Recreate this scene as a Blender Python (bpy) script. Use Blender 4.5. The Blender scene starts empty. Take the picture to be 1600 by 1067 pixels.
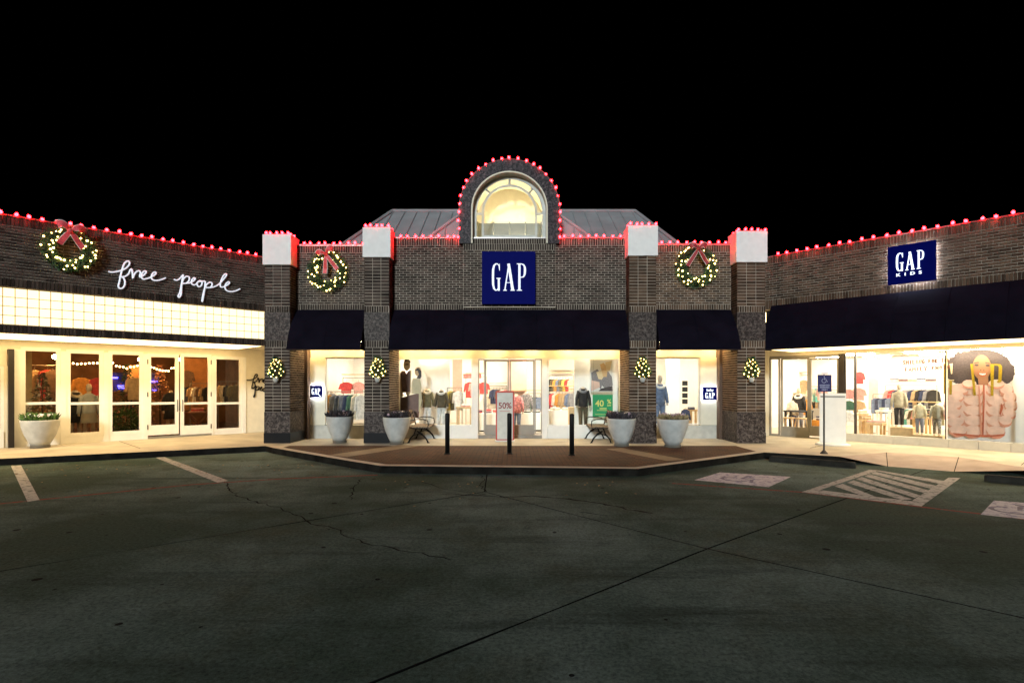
import bpy, bmesh, math, random
from mathutils import Vector, Matrix
random.seed(7)
PI = math.pi
scene = bpy.context.scene
COL = scene.collection

# ------------------------------------------------------------------ camera
CAMH, F = 1.80, 850.0            # camera height, focal length in photo pixels (1600 wide)
cam_d = bpy.data.cameras.new('camera')
cam_d.sensor_width = 36.0
cam_d.lens = 36.0 * F / 1600.0
cam_d.shift_y = 66.5 / 1600.0
cam_d.clip_end = 3000
cam = bpy.data.objects.new('camera', cam_d)
cam.location = (0, 0, CAMH)
cam.rotation_euler = (PI / 2, 0, 0)
COL.objects.link(cam)
scene.camera = cam

# ------------------------------------------------------------------ night sky, one dim low light, exposure
SUN_EL, SUN_AZ = math.radians(14), math.radians(-10)     # light comes from behind the camera, from its left
world = bpy.data.worlds.new('World')
scene.world = world
world.use_nodes = True
wn = world.node_tree
bg = wn.nodes['Background']
sky = wn.nodes.new('ShaderNodeTexSky')
sky.sky_type = 'NISHITA'
sky.sun_disc = False
sky.sun_elevation = math.radians(-9)
sky.sun_rotation = math.radians(180)
wn.links.new(sky.outputs[0], bg.inputs[0])
bg.inputs[1].default_value = 0.05
sun_d = bpy.data.lights.new('sun', 'SUN')
sun_d.energy = 2.45
sun_d.angle = math.radians(6)
sun_d.color = (0.87, 0.97, 1.0)
sun = bpy.data.objects.new('sun', sun_d)
ldir = Vector((-math.sin(SUN_AZ) * math.cos(SUN_EL), math.cos(SUN_AZ) * math.cos(SUN_EL), -math.sin(SUN_EL)))
sun.rotation_euler = ldir.to_track_quat('-Z', 'Y').to_euler()
sun.location = (-8, -20, 12)
COL.objects.link(sun)
scene.view_settings.view_transform = 'Standard'
scene.view_settings.look = 'None'
scene.view_settings.exposure = 0.0
scene.view_settings.gamma = 1.0
scene.view_settings.use_curve_mapping = False
scene.cycles.use_denoising = True
scene.cycles.max_bounces = 8
scene.cycles.transparent_max_bounces = 12
scene.cycles.sample_clamp_indirect = 6.0
scene.cycles.caustics_reflective = False
scene.cycles.caustics_refractive = False

# ------------------------------------------------------------------ materials
def nodes_of(m):
    m.use_nodes = True
    return m.node_tree.nodes, m.node_tree.links, m.node_tree.nodes['Principled BSDF']
MATS = {}
def mat(name, rgb, rough=0.6, metal=0.0, var=0.12, scale=6.0, bump=0.0, bscale=40.0, spec=0.5, island=0.0):
    if name in MATS: return MATS[name]
    m = bpy.data.materials.new(name); N, L, p = nodes_of(m)
    p.inputs['Roughness'].default_value = rough; p.inputs['Metallic'].default_value = metal
    p.inputs['Specular IOR Level'].default_value = spec
    tc = N.new('ShaderNodeTexCoord')
    nz = N.new('ShaderNodeTexNoise'); nz.inputs['Scale'].default_value = scale; nz.inputs['Detail'].default_value = 6
    L.new(tc.outputs['Object'], nz.inputs['Vector'])
    mr = N.new('ShaderNodeMapRange'); mr.inputs['From Min'].default_value = 0.3; mr.inputs['From Max'].default_value = 0.7
    mr.inputs['To Min'].default_value = 1 - var; mr.inputs['To Max'].default_value = 1 + var
    L.new(nz.outputs['Fac'], mr.inputs['Value'])
    val = mr.outputs[0]
    if island > 0:
        g = N.new('ShaderNodeNewGeometry'); oi = N.new('ShaderNodeObjectInfo')
        ad = N.new('ShaderNodeMath'); ad.operation = 'ADD'
        L.new(g.outputs['Random Per Island'], ad.inputs[0]); L.new(oi.outputs['Random'], ad.inputs[1])
        fr = N.new('ShaderNodeMath'); fr.operation = 'FRACT'; L.new(ad.outputs[0], fr.inputs[0])
        m2 = N.new('ShaderNodeMapRange'); m2.inputs['To Min'].default_value = 1 - island; m2.inputs['To Max'].default_value = 1 + island
        L.new(fr.outputs[0], m2.inputs['Value'])
        mu = N.new('ShaderNodeMath'); mu.operation = 'MULTIPLY'
        L.new(val, mu.inputs[0]); L.new(m2.outputs[0], mu.inputs[1]); val = mu.outputs[0]
    vm = N.new('ShaderNodeVectorMath'); vm.operation = 'SCALE'; vm.inputs[0].default_value = rgb
    L.new(val, vm.inputs['Scale']); L.new(vm.outputs[0], p.inputs['Base Color'])
    if bump > 0:
        n2 = N.new('ShaderNodeTexNoise'); n2.inputs['Scale'].default_value = bscale; n2.inputs['Detail'].default_value = 5
        L.new(tc.outputs['Object'], n2.inputs['Vector'])
        b = N.new('ShaderNodeBump'); b.inputs['Strength'].default_value = bump; b.inputs['Distance'].default_value = 0.02
        L.new(n2.outputs['Fac'], b.inputs['Height']); L.new(b.outputs[0], p.inputs['Normal'])
    MATS[name] = m
    return m
def glow(name, rgb, s):
    if name in MATS: return MATS[name]
    m = bpy.data.materials.new(name); N, L, p = nodes_of(m)
    p.inputs['Base Color'].default_value = (*[min(1, c * .8) for c in rgb], 1)
    p.inputs['Emission Color'].default_value = (*rgb, 1); p.inputs['Emission Strength'].default_value = s
    MATS[name] = m
    return m
def mix_col(N, L, fac, a, b):
    mx = N.new('ShaderNodeMix'); mx.data_type = 'RGBA'
    L.new(fac, mx.inputs['Factor'])
    for i, c in ((6, a), (7, b)):
        if isinstance(c, tuple): mx.inputs[i].default_value = (*c, 1)
        else: L.new(c, mx.inputs[i])
    return mx.outputs[2]
def ramp(N, L, src, lo, hi):
    mr = N.new('ShaderNodeMapRange'); mr.inputs['From Min'].default_value = lo; mr.inputs['From Max'].default_value = hi
    L.new(src, mr.inputs['Value']); return mr.outputs[0]
def noise(N, L, scale, detail=6, rough=.55):
    tc = N.new('ShaderNodeTexCoord'); nz = N.new('ShaderNodeTexNoise')
    nz.inputs['Scale'].default_value = scale; nz.inputs['Detail'].default_value = detail; nz.inputs['Roughness'].default_value = rough
    L.new(tc.outputs['Object'], nz.inputs['Vector']); return nz.outputs['Fac']
def make_granite(name, a, b, c):
    m = bpy.data.materials.new(name); N, L, p = nodes_of(m)
    tc = N.new('ShaderNodeTexCoord'); v = N.new('ShaderNodeTexVoronoi'); v.inputs['Scale'].default_value = 26
    L.new(tc.outputs['Object'], v.inputs['Vector'])
    sx = N.new('ShaderNodeSeparateColor'); L.new(v.outputs['Color'], sx.inputs[0])
    c1 = mix_col(N, L, ramp(N, L, sx.outputs[0], .35, .8), a, b)
    c2 = mix_col(N, L, ramp(N, L, noise(N, L, 12), .52, .66), c1, c)
    L.new(c2, p.inputs['Base Color']); p.inputs['Roughness'].default_value = .5; p.inputs['Specular IOR Level'].default_value = .15
    MATS[name] = m; return m
def make_lot():
    m = bpy.data.materials.new('lot_concrete'); N, L, p = nodes_of(m)
    c = mix_col(N, L, ramp(N, L, noise(N, L, .22, 9, .62), .42, .60), (.044, .068, .052), (.135, .182, .166))
    c = mix_col(N, L, ramp(N, L, noise(N, L, .55, 12, .72), .50, .68), c, (.062, .074, .052))
    c = mix_col(N, L, ramp(N, L, noise(N, L, 2.3, 12, .8), .52, .70), c, (.050, .070, .058))
    tcs = N.new('ShaderNodeTexCoord'); mps = N.new('ShaderNodeMapping'); mps.inputs['Rotation'].default_value = (0, 0, .5); mps.inputs['Scale'].default_value = (.18, 1.6, 1)
    L.new(tcs.outputs['Object'], mps.inputs['Vector']); nzs = N.new('ShaderNodeTexNoise'); nzs.inputs['Scale'].default_value = 1.4; nzs.inputs['Detail'].default_value = 9; nzs.inputs['Roughness'].default_value = .7
    L.new(mps.outputs[0], nzs.inputs['Vector'])
    c = mix_col(N, L, ramp(N, L, nzs.outputs['Fac'], .53, .72), c, (.036, .050, .042))
    agg = N.new('ShaderNodeMapRange'); agg.inputs['From Min'].default_value = .41; agg.inputs['From Max'].default_value = .59
    agg.inputs['To Min'].default_value = .5; agg.inputs['To Max'].default_value = 1.5
    L.new(noise(N, L, 26, 10, .9), agg.inputs['Value'])
    vs_ = N.new('ShaderNodeVectorMath'); vs_.operation = 'SCALE'; L.new(c, vs_.inputs[0]); L.new(agg.outputs[0], vs_.inputs['Scale']); c = vs_.outputs[0]
    # old gum and oil spots
    tc = N.new('ShaderNodeTexCoord'); v = N.new('ShaderNodeTexVoronoi'); v.voronoi_dimensions = '2D'; v.inputs['Scale'].default_value = 1.15; v.inputs['Randomness'].default_value = 1
    L.new(tc.outputs['Object'], v.inputs['Vector'])
    sc_ = N.new('ShaderNodeSeparateColor'); L.new(v.outputs['Color'], sc_.inputs[0])
    r_ = N.new('ShaderNodeMath'); r_.operation = 'MULTIPLY'; r_.inputs[1].default_value = .05; L.new(sc_.outputs[0], r_.inputs[0])
    lt = N.new('ShaderNodeMath'); lt.operation = 'LESS_THAN'; L.new(v.outputs['Distance'], lt.inputs[0]); L.new(r_.outputs[0], lt.inputs[1])
    g2 = N.new('ShaderNodeMath'); g2.operation = 'GREATER_THAN'; g2.inputs[1].default_value = .45; L.new(sc_.outputs[1], g2.inputs[0])
    an = N.new('ShaderNodeMath'); an.operation = 'MULTIPLY'; L.new(lt.outputs[0], an.inputs[0]); L.new(g2.outputs[0], an.inputs[1])
    c = mix_col(N, L, an.outputs[0], c, (.012, .013, .013))
    L.new(c, p.inputs['Base Color'])
    p.inputs['Roughness'].default_value = .9; p.inputs['Specular IOR Level'].default_value = .02
    b = N.new('ShaderNodeBump'); b.inputs['Strength'].default_value = .35; b.inputs['Distance'].default_value = .01
    L.new(noise(N, L, 90, 4, .7), b.inputs['Height']); L.new(b.outputs[0], p.inputs['Normal'])
    MATS['lot'] = m; return m
def make_pavers():
    m = bpy.data.materials.new('brick_pavers'); N, L, p = nodes_of(m)
    tc = N.new('ShaderNodeTexCoord'); mp = N.new('ShaderNodeMapping'); mp.inputs['Rotation'].default_value = (0, 0, 0)
    L.new(tc.outputs['Object'], mp.inputs['Vector'])
    bt = N.new('ShaderNodeTexBrick'); bt.inputs['Scale'].default_value = 1
    bt.inputs['Brick Width'].default_value = .21; bt.inputs['Row Height'].default_value = .105
    bt.inputs['Mortar Size'].default_value = .012; bt.inputs['Color1'].default_value = (.125, .060, .032, 1)
    bt.inputs['Color2'].default_value = (.075, .042, .025, 1); bt.inputs['Mortar'].default_value = (.03, .025, .02, 1)
    L.new(mp.outputs[0], bt.inputs['Vector'])
    c = mix_col(N, L, ramp(N, L, noise(N, L, 1.5), .45, .75), bt.outputs['Color'], (.06, .042, .028))
    L.new(c, p.inputs['Base Color']); p.inputs['Roughness'].default_value = .85; p.inputs['Specular IOR Level'].default_value = .1
    b = N.new('ShaderNodeBump'); b.inputs['Strength'].default_value = .6; b.inputs['Distance'].default_value = .01; b.invert = True
    L.new(bt.outputs['Fac'], b.inputs['Height']); L.new(b.outputs[0], p.inputs['Normal'])
    MATS['pavers'] = m; return m
def make_paint(name, rgb, under, thr):
    m = bpy.data.materials.new(name); N, L, p = nodes_of(m)
    c = mix_col(N, L, ramp(N, L, noise(N, L, 9, 10, .75), thr, thr + .12), rgb, under)
    L.new(c, p.inputs['Base Color']); p.inputs['Roughness'].default_value = .85; p.inputs['Specular IOR Level'].default_value = .05
    MATS[name] = m; return m
def make_glass():
    m = bpy.data.materials.new('window_glass'); m.use_nodes = True; N, L = m.node_tree.nodes, m.node_tree.links
    N.clear(); o = N.new('ShaderNodeOutputMaterial'); mx = N.new('ShaderNodeMixShader')
    t = N.new('ShaderNodeBsdfTransparent'); t.inputs[0].default_value = (.95, .97, .96, 1)
    g = N.new('ShaderNodeBsdfGlossy'); g.inputs['Roughness'].default_value = .01
    f = N.new('ShaderNodeFresnel'); f.inputs[0].default_value = 1.45
    L.new(f.outputs[0], mx.inputs[0]); L.new(t.outputs[0], mx.inputs[1]); L.new(g.outputs[0], mx.inputs[2])
    L.new(mx.outputs[0], o.inputs[0]); MATS['glass'] = m; return m
BRICK = mat('dark_brick', (.056, .041, .033), .75, var=.35, scale=3, bump=.4, bscale=60, island=.55, spec=.12)
BRICK_T = mat('tan_brick', (.085, .053, .034), .75, var=.35, scale=3, bump=.4, bscale=60, island=.5, spec=.12)
MORTAR = mat('mortar', (.48, .41, .33), .9, var=.35, scale=2.2, bump=.3)
GRANITE = make_granite('speckled_granite', (.026, .019, .016), (.085, .066, .058), (.13, .105, .092))
PLINTH = mat('black_granite', (.010, .010, .011), .3, spec=.15)
CAP = mat('white_stucco', (.84, .83, .80), .8, var=.05, bump=.15, bscale=80)
CREAM = mat('cream_paint', (.74, .68, .53), .6, var=.05, bump=.05)
WHITE = mat('white_paint', (.8, .78, .72), .5, var=.04)
IWHITE = mat('interior_white', (.82, .8, .77), .7, var=.03)
IPINK = mat('interior_blush', (.62, .40, .34), .7, var=.05)
AWN = mat('navy_canvas', (.0055, .0048, .010), .8, var=.25, scale=2.5, bump=.25, bscale=120, spec=.04)
ROOFM = mat('grey_roof_metal', (.30, .325, .335), .6, metal=.0, var=.15, scale=1.5)
DARKM = mat('bronze_metal', (.03, .025, .022), .4, metal=.3)
ALU = mat('brushed_aluminium', (.26, .245, .21), .5, metal=.2, spec=.2, var=.06)
BLACK = mat('black_metal', (.007, .007, .007), .45, spec=.15)
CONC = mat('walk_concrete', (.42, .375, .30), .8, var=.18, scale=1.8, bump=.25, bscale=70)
KERB = mat('kerb_painted_shade', (.014, .013, .011), .9, spec=.01, var=.5, scale=4, bump=.4, bscale=30)  # near-black base colour paints in the shade of the unlit kerb faces
LOT = make_lot(); PAVE = make_pavers(); GLASS = make_glass()
JOINT = mat('joint_filler', (.006, .006, .006), .95, spec=.02)
PAINTW = make_paint('worn_white_paint', (.44, .43, .40), (.12, .13, .12), .49)
PAINTR = make_paint('worn_red_paint', (.22, .04, .03), (.11, .11, .10), .50)
PAINTB = make_paint('worn_blue_paint', (.55, .53, .56), (.12, .10, .24), .50)
BLUE = mat('sign_blue', (.002, .004, .105), .5, var=.05, spec=.015)
WLET = glow('white_letter', (.86, .90, 1.0), .55)
WSIGN = mat('white_sign_metal', (.8, .82, .86), .4, var=.02)
WOOD = mat('bench_wood', (.15, .10, .06), .6, var=.3, scale=12)
LIGHTWOOD = mat('light_wood', (.58, .40, .20), .5, var=.15, scale=9)
DWOOD = mat('dark_floor_wood', (.10, .05, .025), .4, var=.3, scale=5)
LEAF = mat('wreath_green', (.03, .085, .03), .6, var=.4, scale=20, island=.5)
LEAF2 = mat('plant_green', (.06, .14, .03), .6, var=.4, scale=20, island=.5)
PETAL = mat('white_petal', (.75, .72, .75), .6, island=.2)
SOIL = mat('dark_soil', (.02, .016, .012), .95, var=.5, scale=30, bump=.6)
DUSTY = mat('dark_foliage', (.035, .03, .035), .7, var=.4, island=.6)
RIBBON = mat('red_ribbon', (.75, .05, .055), .5, var=.3, scale=30)
RIBW = mat('ribbon_edge', (.8, .72, .68), .5)
POT = mat('white_planter', (.47, .48, .46), .55, var=.16, scale=5, bump=.15, bscale=25)
RED_B = glow('red_bulb', (1.0, .0055, .0085), 95.0)
WARM_B = glow('warm_bulb', (1.0, .64, .18), 24.0)
BLOCK = glow('lit_glass_block', (1.0, .84, .50), 1.5)
SOFL = glow('soffit_light', (1.0, .72, .34), 5.6)
SOFR = glow('soffit_light_right', (1.0, .72, .34), 4.8)
DOWN = glow('downlight', (1.0, .70, .32), 190.0)
CEIL_L = glow('ceiling_panel_light', (1.0, .88, .68), 62.0)
ARCH_L = glow('arch_lamp', (1.0, .80, .45), 180.0)
ORANGE_L = glow('amber_lamp', (1.0, .48, .14), 330.0)
REFL_BLUE = glow('blue_reflection_glow', (.10, .08, 1.0), 9.0)  # glow imitating a blue reflection in the left store glass, not a lamp
HALO = glow('halo_light', (.80, .88, 1.0), 45.0)
LITLET = glow('lit_letter', (.82, .90, 1.0), 1.8)
def cloth(name, rgb): return mat('cloth_' + name, rgb, .85, var=.22, scale=14, bump=.3, bscale=30)
SKIN = mat('mannequin_skin', (.62, .50, .38), .5, var=.04)
GREEN = mat('sale_green', (.0, .30, .10), .5, var=.02)
YEL = mat('sale_yellow', (.75, .72, .18), .5, var=.02)
RED = mat('sale_red', (.5, .05, .03), .5, var=.02)
SILV = mat('silver_print', (.60, .57, .50), .4, var=.1)

# ------------------------------------------------------------------ mesh builder
class MB:
    def __init__(s): s.v = []; s.f = []; s.m = []
    def add(s, vs, fs, mi=0):
        o = len(s.v); s.v += [tuple(v) for v in vs]
        s.f += [tuple(i + o for i in f) for f in fs]; s.m += [mi] * len(fs); return s
    def box(s, x0, x1, y0, y1, z0, z1, mi=0, skip=()):
        v = [(x0,y0,z0),(x1,y0,z0),(x1,y1,z0),(x0,y1,z0),(x0,y0,z1),(x1,y0,z1),(x1,y1,z1),(x0,y1,z1)]
        f = {'b':(3,2,1,0),'t':(4,5,6,7),'f':(0,1,5,4),'k':(2,3,7,6),'l':(3,0,4,7),'r':(1,2,6,5)}
        return s.add(v, [q for k, q in f.items() if k not in skip], mi)
    def prism(s, pts, y0, y1, mi=0):
        """polygon in x,z pushed from y0 to y1"""
        n = len(pts); v = [(x, y0, z) for x, z in pts] + [(x, y1, z) for x, z in pts]
        f = [tuple(range(n)), tuple(range(2*n-1, n-1, -1))] + [(i, i+n, (i+1) % n + n, (i+1) % n) for i in range(n)]
        return s.add(v, f, mi)
    def slab(s, pts, z0, z1, mi=0, side=None):
        n = len(pts); v = [(x, y, z0) for x, y in pts] + [(x, y, z1) for x, y in pts]
        s.add(v, [tuple(range(n-1, -1, -1)), tuple(range(n, 2*n))], mi)
        return s.add(v, [(i, (i+1) % n, (i+1) % n + n, i+n) for i in range(n)], mi if side is None else side)
    def tube(s, pts, r, seg=6, mi=0, cap=True):
        pts = [Vector(p) for p in pts]; n = len(pts); vs = []
        rr = r if isinstance(r, (list, tuple)) else [r] * n
        up = Vector((0, 0, 1)); prev = None
        for i, p in enumerate(pts):
            t = (pts[min(i+1, n-1)] - pts[max(i-1, 0)])
            if t.length < 1e-9: t = Vector((0, 0, 1))
            t.normalize()
            a = prev - t * prev.dot(t) if prev is not None else t.cross(up if abs(t.z) < .9 else Vector((1, 0, 0)))
            if a.length < 1e-6: a = t.cross(Vector((0, 1, 0)))
            a.normalize(); prev = a; b = t.cross(a)
            for k in range(seg):
                c = 2 * PI * k / seg; vs.append(p + (a * math.cos(c) + b * math.sin(c)) * rr[i])
        fs = [(i*seg+k, i*seg+(k+1) % seg, (i+1)*seg+(k+1) % seg, (i+1)*seg+k) for i in range(n-1) for k in range(seg)]
        if cap: fs += [tuple(range(seg-1, -1, -1)), tuple(range((n-1)*seg, n*seg))]
        return s.add(vs, fs, mi)
    def loft(s, rings, seg=12, mi=0):
        """rings: (cx, cy, z, rx, ry)"""
        vs = [(cx + rx*math.cos(2*PI*k/seg), cy + ry*math.sin(2*PI*k/seg), z) for cx, cy, z, rx, ry in rings for k in range(seg)]
        n = len(rings)
        fs = [(i*seg+k, i*seg+(k+1) % seg, (i+1)*seg+(k+1) % seg, (i+1)*seg+k) for i in range(n-1) for k in range(seg)]
        return s.add(vs, fs + [tuple(range(seg-1, -1, -1)), tuple(range((n-1)*seg, n*seg))], mi)
    def lathe(s, prof, seg=28, mi=0):
        return s.loft([(0, 0, z, r, r) for r, z in prof], seg, mi)
    def ball(s, c, r, seg=8, rows=5, mi=0, sz=1.0):
        rings = []
        for i in range(rows + 1):
            a = -PI/2 + PI * i / rows
            rings.append((c[0], c[1], c[2] + r*sz*math.sin(a), max(r*math.cos(a), r*.02), max(r*math.cos(a), r*.02)))
        return s.loft(rings, seg, mi)
    def leaf(s, c, d, l, w, mi=0):
        d = Vector(d).normalized(); c = Vector(c)
        a = d.cross(Vector((random.uniform(-1, 1), random.uniform(-1, 1), random.uniform(-1, 1))))
        if a.length < 1e-4: a = Vector((1, 0, 0))
        a.normalize()
        return s.add([c, c + d*l*.5 + a*w, c + d*l, c + d*l*.5 - a*w], [(0, 1, 2, 3)], mi)
    def mesh(s, name, mats):
        me = bpy.data.meshes.new(name); me.from_pydata(s.v, [], s.f); 
        for m in (mats if isinstance(mats, (list, tuple)) else [mats]): me.materials.append(m)
        me.polygons.foreach_set('material_index', s.m); me.update(); return me
    def build(s, name, mats, parent=None, smooth=False):
        me = s.mesh(name, mats)
        if smooth: me.polygons.foreach_set('use_smooth', [True] * len(me.polygons))
        return link(name, me, parent)
def link(name, data, parent=None):
    o = bpy.data.objects.new(name, data); COL.objects.link(o)
    if parent is not None: o.parent = parent
    return o
def tag(o, label=None, cat=None, group=None, kind=None):
    for k, v in (('label', label), ('category', cat), ('group', group), ('kind', kind)):
        if v: o[k] = v
    return o
def box(*a): return MB().box(*a)

# frames: local x along the wall, local y into the building, z up
class Frame:
    def __init__(s, ox, oy, deg): s.o = Vector((ox, oy)); s.a = math.radians(deg); s.c, s.s = math.cos(s.a), math.sin(s.a)
    def w(s, u, w): return (s.o.x + u*s.c - w*s.s, s.o.y + u*s.s + w*s.c)
    def pix(s, px, py, w=0.0):
        """wall coordinate (u, z) of the photo point on the plane w behind the wall face"""
        rx, ry = (px - 800) / F, 1.0
        wx, wy = s.o.x - w*s.s, s.o.y + w*s.c
        # (t*rx, t) = (wx + u c, wy + u s)
        u = (wx - rx*wy) / (rx*s.s - s.c); t = wy + u*s.s
        return u, CAMH - (py - 600) / F * t
    def u(s, px, w=0.0): return s.pix(px, 600, w)[0]
    def z(s, px, py, w=0.0): return s.pix(px, py, w)[1]
CF = Frame(0, 15.2, 0); LF = Frame(-7.32, 16.0, 46); RF = Frame(7.62, 16.0, -48.2)
def ground(px, py, z=0.0):
    D = F * (CAMH - z) / (py - 600); return ((px - 800) / F * D, D)
def thing(name, label, cat, loc=(0, 0, 0), rz=0.0, group=None):
    e = link(name, None); e.location = loc; e.rotation_euler = (0, 0, rz); e.empty_display_size = .2
    return tag(e, label, cat, group)
def at(fr, name, label, cat, u, w, z, group=None, rz=0.0):
    x, y = fr.w(u, w); return thing(name, label, cat, (x, y, z), fr.a + rz, group)
def copy_tree(o, parent=None):
    c = o.copy(); COL.objects.link(c); c.parent = parent
    for ch in o.children: copy_tree(ch, c)
    return c

# ------------------------------------------------------------------ bricks
def brick_cells(u0, u1, z0, z1, bond='run', L=.203, H=.0677, J=.014):
    if bond == 'soldier': L, H = H, z1 - z0
    if bond == 'stack': L = (u1 - u0) / max(1, round((u1 - u0) / .235)); H = .088
    rows = max(1, round((z1 - z0) / H)); h = (z1 - z0) / rows
    for r in range(rows):
        x = u0 - (L / 2 if bond == 'run' and r % 2 else 0)
        while x < u1 - .004:
            a, b = max(x, u0) + J/2, min(x + L, u1) - J/2
            if b - a > .01: yield a, b, z0 + r*h + J/2, z0 + (r+1)*h - J/2, (b - a > L - J - .004)
            x += L
def brick_face(mb, u0, u1, z0, z1, y, bond='run', proud=.014):
    for a, b, c, d, full in brick_cells(u0, u1, z0, z1, bond):
        e = random.uniform(-.003, .003); mb.box(a, b, y - proud + e, y + .002, c, d, 0, ('k',))
def brick_side(mb, x, sgn, y0, y1, z0, z1, bond='run', proud=.014):
    """bricks on a face looking along +-x"""
    for a, b, c, d, full in brick_cells(y0, y1, z0, z1, bond):
        e = random.uniform(-.003, .003)
        mb.box(min(x - sgn*.002, x + sgn*(proud+e)), max(x - sgn*.002, x + sgn*(proud+e)), a, b, c, d, 0, ('l' if sgn > 0 else 'r',))

# ================================================================== GROUND
lot = link('parking_lot', MB().add([(-400,-400,-.011),(400,-400,-.011),(400,400,-.011),(-400,400,-.011)], [(0,1,2,3)]).mesh('parking_lot', JOINT))
tag(lot, 'dark concrete parking lot in front of the stores', 'parking lot', kind='structure')
g = ground
def ext(p, q, d):
    p, q = Vector(p), Vector(q); return tuple(q + (q - p).normalized() * d)
Mp = g(757, 768); Xp = g(1105, 857); A0 = g(590, 1062); A1 = g(1290, 790); B1 = g(1600, 965); L0 = g(0, 892)
Aback = ext(Xp, A0, 60); Aup = ext(Xp, A1, 14); Bout = ext(Xp, B1, 60); Lout = ext(Mp, L0, 60); Mup = (Mp[0] - .15, 16.0)
def inset(pts, d=.011):
    n = len(pts); out = []
    for i in range(n):
        p0, p, p1 = Vector(pts[i-1]), Vector(pts[i]), Vector(pts[(i+1) % n])
        e0, e1 = (p - p0).normalized(), (p1 - p).normalized()
        n0, n1 = Vector((-e0.y, e0.x)), Vector((-e1.y, e1.x)); b = n0 + n1
        out.append(tuple(p + b * (d / max(.3, b.dot(n0)))))
    return out
def wob(a, b, n=9, amp=.02):
    a, b = Vector(a), Vector(b); return [tuple(a + (b-a)*(i/n) + Vector((random.uniform(-amp, amp), random.uniform(-amp, amp)))*(0 < i < n)) for i in range(n)]
slabs = [
    [Lout] + wob(L0, Mp, 8, .012) + [Mp, Mup, (-60, 30), (-90, 10)],                   # beside the left store
    [Mp] + wob(Mp, Xp, 8, .006)[1:] + [Xp, Aup, (Aup[0], 24), (Mup[0], 24), Mup],      # in front of the middle store
    [Xp, Bout, (70, 20), (30, 30), Aup],                                               # beside the right store
    [Aback, Bout, Xp] + wob(Xp, A0, 10, .005)[1:],
    [Lout, Aback] + wob(A0, Xp, 10, .005) + [Xp, Mp] + wob(Mp, L0, 8, .012)[1:] + [L0],
]
for poly in slabs:
    ar = sum(poly[i-1][0]*poly[i][1] - poly[i][0]*poly[i-1][1] for i in range(len(poly)))
    if ar < 0: poly = poly[::-1]
    mb = MB().slab(inset(poly), -.010, 0, 0, 1)
    me = mb.mesh('slab', [LOT, JOINT]); bm = bmesh.new(); bm.from_mesh(me); bmesh.ops.triangulate(bm, faces=bm.faces[:]); bm.to_mesh(me); bm.free()
    link('slab', me, lot)
def flat(name, pts, z, m, parent=lot):
    ar = sum(pts[i-1][0]*pts[i][1] - pts[i][0]*pts[i-1][1] for i in range(len(pts)))
    if ar < 0: pts = pts[::-1]
    return link(name, MB().add([(x, y, z) for x, y in pts], [tuple(range(len(pts)))]).mesh(name, m), parent)
def gpoly(name, pp, m, z=.004, parent=lot): return flat(name, [g(*p) for p in pp], z, m, parent)
def gline(name, pp, wid, m, z=.004, amp=0.0):
    P = [Vector(g(*p)) for p in pp]; mb = MB(); Lf = []; Rt = []
    pts = []
    for a, b in zip(P, P[1:]):
        n = max(2, int((b-a).length / .12)) if amp else 1
        for i in range(n): pts.append(a + (b-a)*(i/n) + Vector((random.uniform(-amp, amp), random.uniform(-amp, amp))))
    pts.append(P[-1])
    for i, p in enumerate(pts):
        t = (pts[min(i+1, len(pts)-1)] - pts[max(i-1, 0)]).normalized(); nn = Vector((-t.y, t.x)) * (wid/2 * (random.uniform(.4, 1.3) if amp else 1))
        Lf.append(p+nn); Rt.append(p-nn)
    vs = [(q.x, q.y, z) for q in Lf] + [(q.x, q.y, z) for q in Rt]; n = len(pts)
    return link(name, MB().add(vs, [(i+n, i+1+n, i+1, i) for i in range(n-1)]).mesh(name, m), lot)
gpoly('parking_line', [(17,728),(33,727),(62,781),(43,784)], PAINTW)
gpoly('parking_line', [(243,715),(257,714),(357,751),(340,754)], PAINTW)
gline('fire_lane_line', [(-120,799),(0,787),(300,757),(440,748),(590,742)], .075, PAINTR, .003)
gline('fire_lane_line', [(1050,755),(1255,769),(1440,792),(1560,806),(1700,824)], .075, PAINTR, .003)
def zz(*p): return [(1180 + x/3.81, 700 + y/3.81) for x, y in p]
hatch = link('hatched_marking', None, lot)
for q in ([(275,262),(385,250),(735,133),(680,129)], [(990,347),(935,312),(1152,176),(1222,178)], [(275,262),(385,250),(950,318),(990,347)],
          [(470,226),(520,213),(745,300),(690,303)], [(545,205),(585,192),(935,305),(870,309)], [(600,185),(635,173),(985,283),(950,296)],
          [(650,168),(680,155),(1040,255),(1005,268)], [(690,152),(715,141),(1085,226),(1050,243)], [(690,131),(735,133),(1125,196),(1095,212)]):
    gpoly('stripe', zz(*q), PAINTW, .004 + .0006*random.random(), hatch)
def wheelchair(mb, fx, fz, y, s, r=.012):
    """access symbol strokes; fx,fz centre, s height"""
    P = lambda x, z: (fx + x*s, y, fz + z*s)
    mb.ball(P(-.06, .42), .075*s, 8, 5)
    mb.tube([P(-.05, .3), P(-.03, 0), P(.2, 0), P(.32, -.3), P(.4, -.28)], r, 5)
    mb.tube([P(-.04, .17), P(.16, .17)], r, 5)
    mb.tube([P(-.1 + .28*math.cos(a), -.16 + .28*math.sin(a)) for a in [math.radians(110 + 22*i) for i in range(12)]], r, 5)
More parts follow.
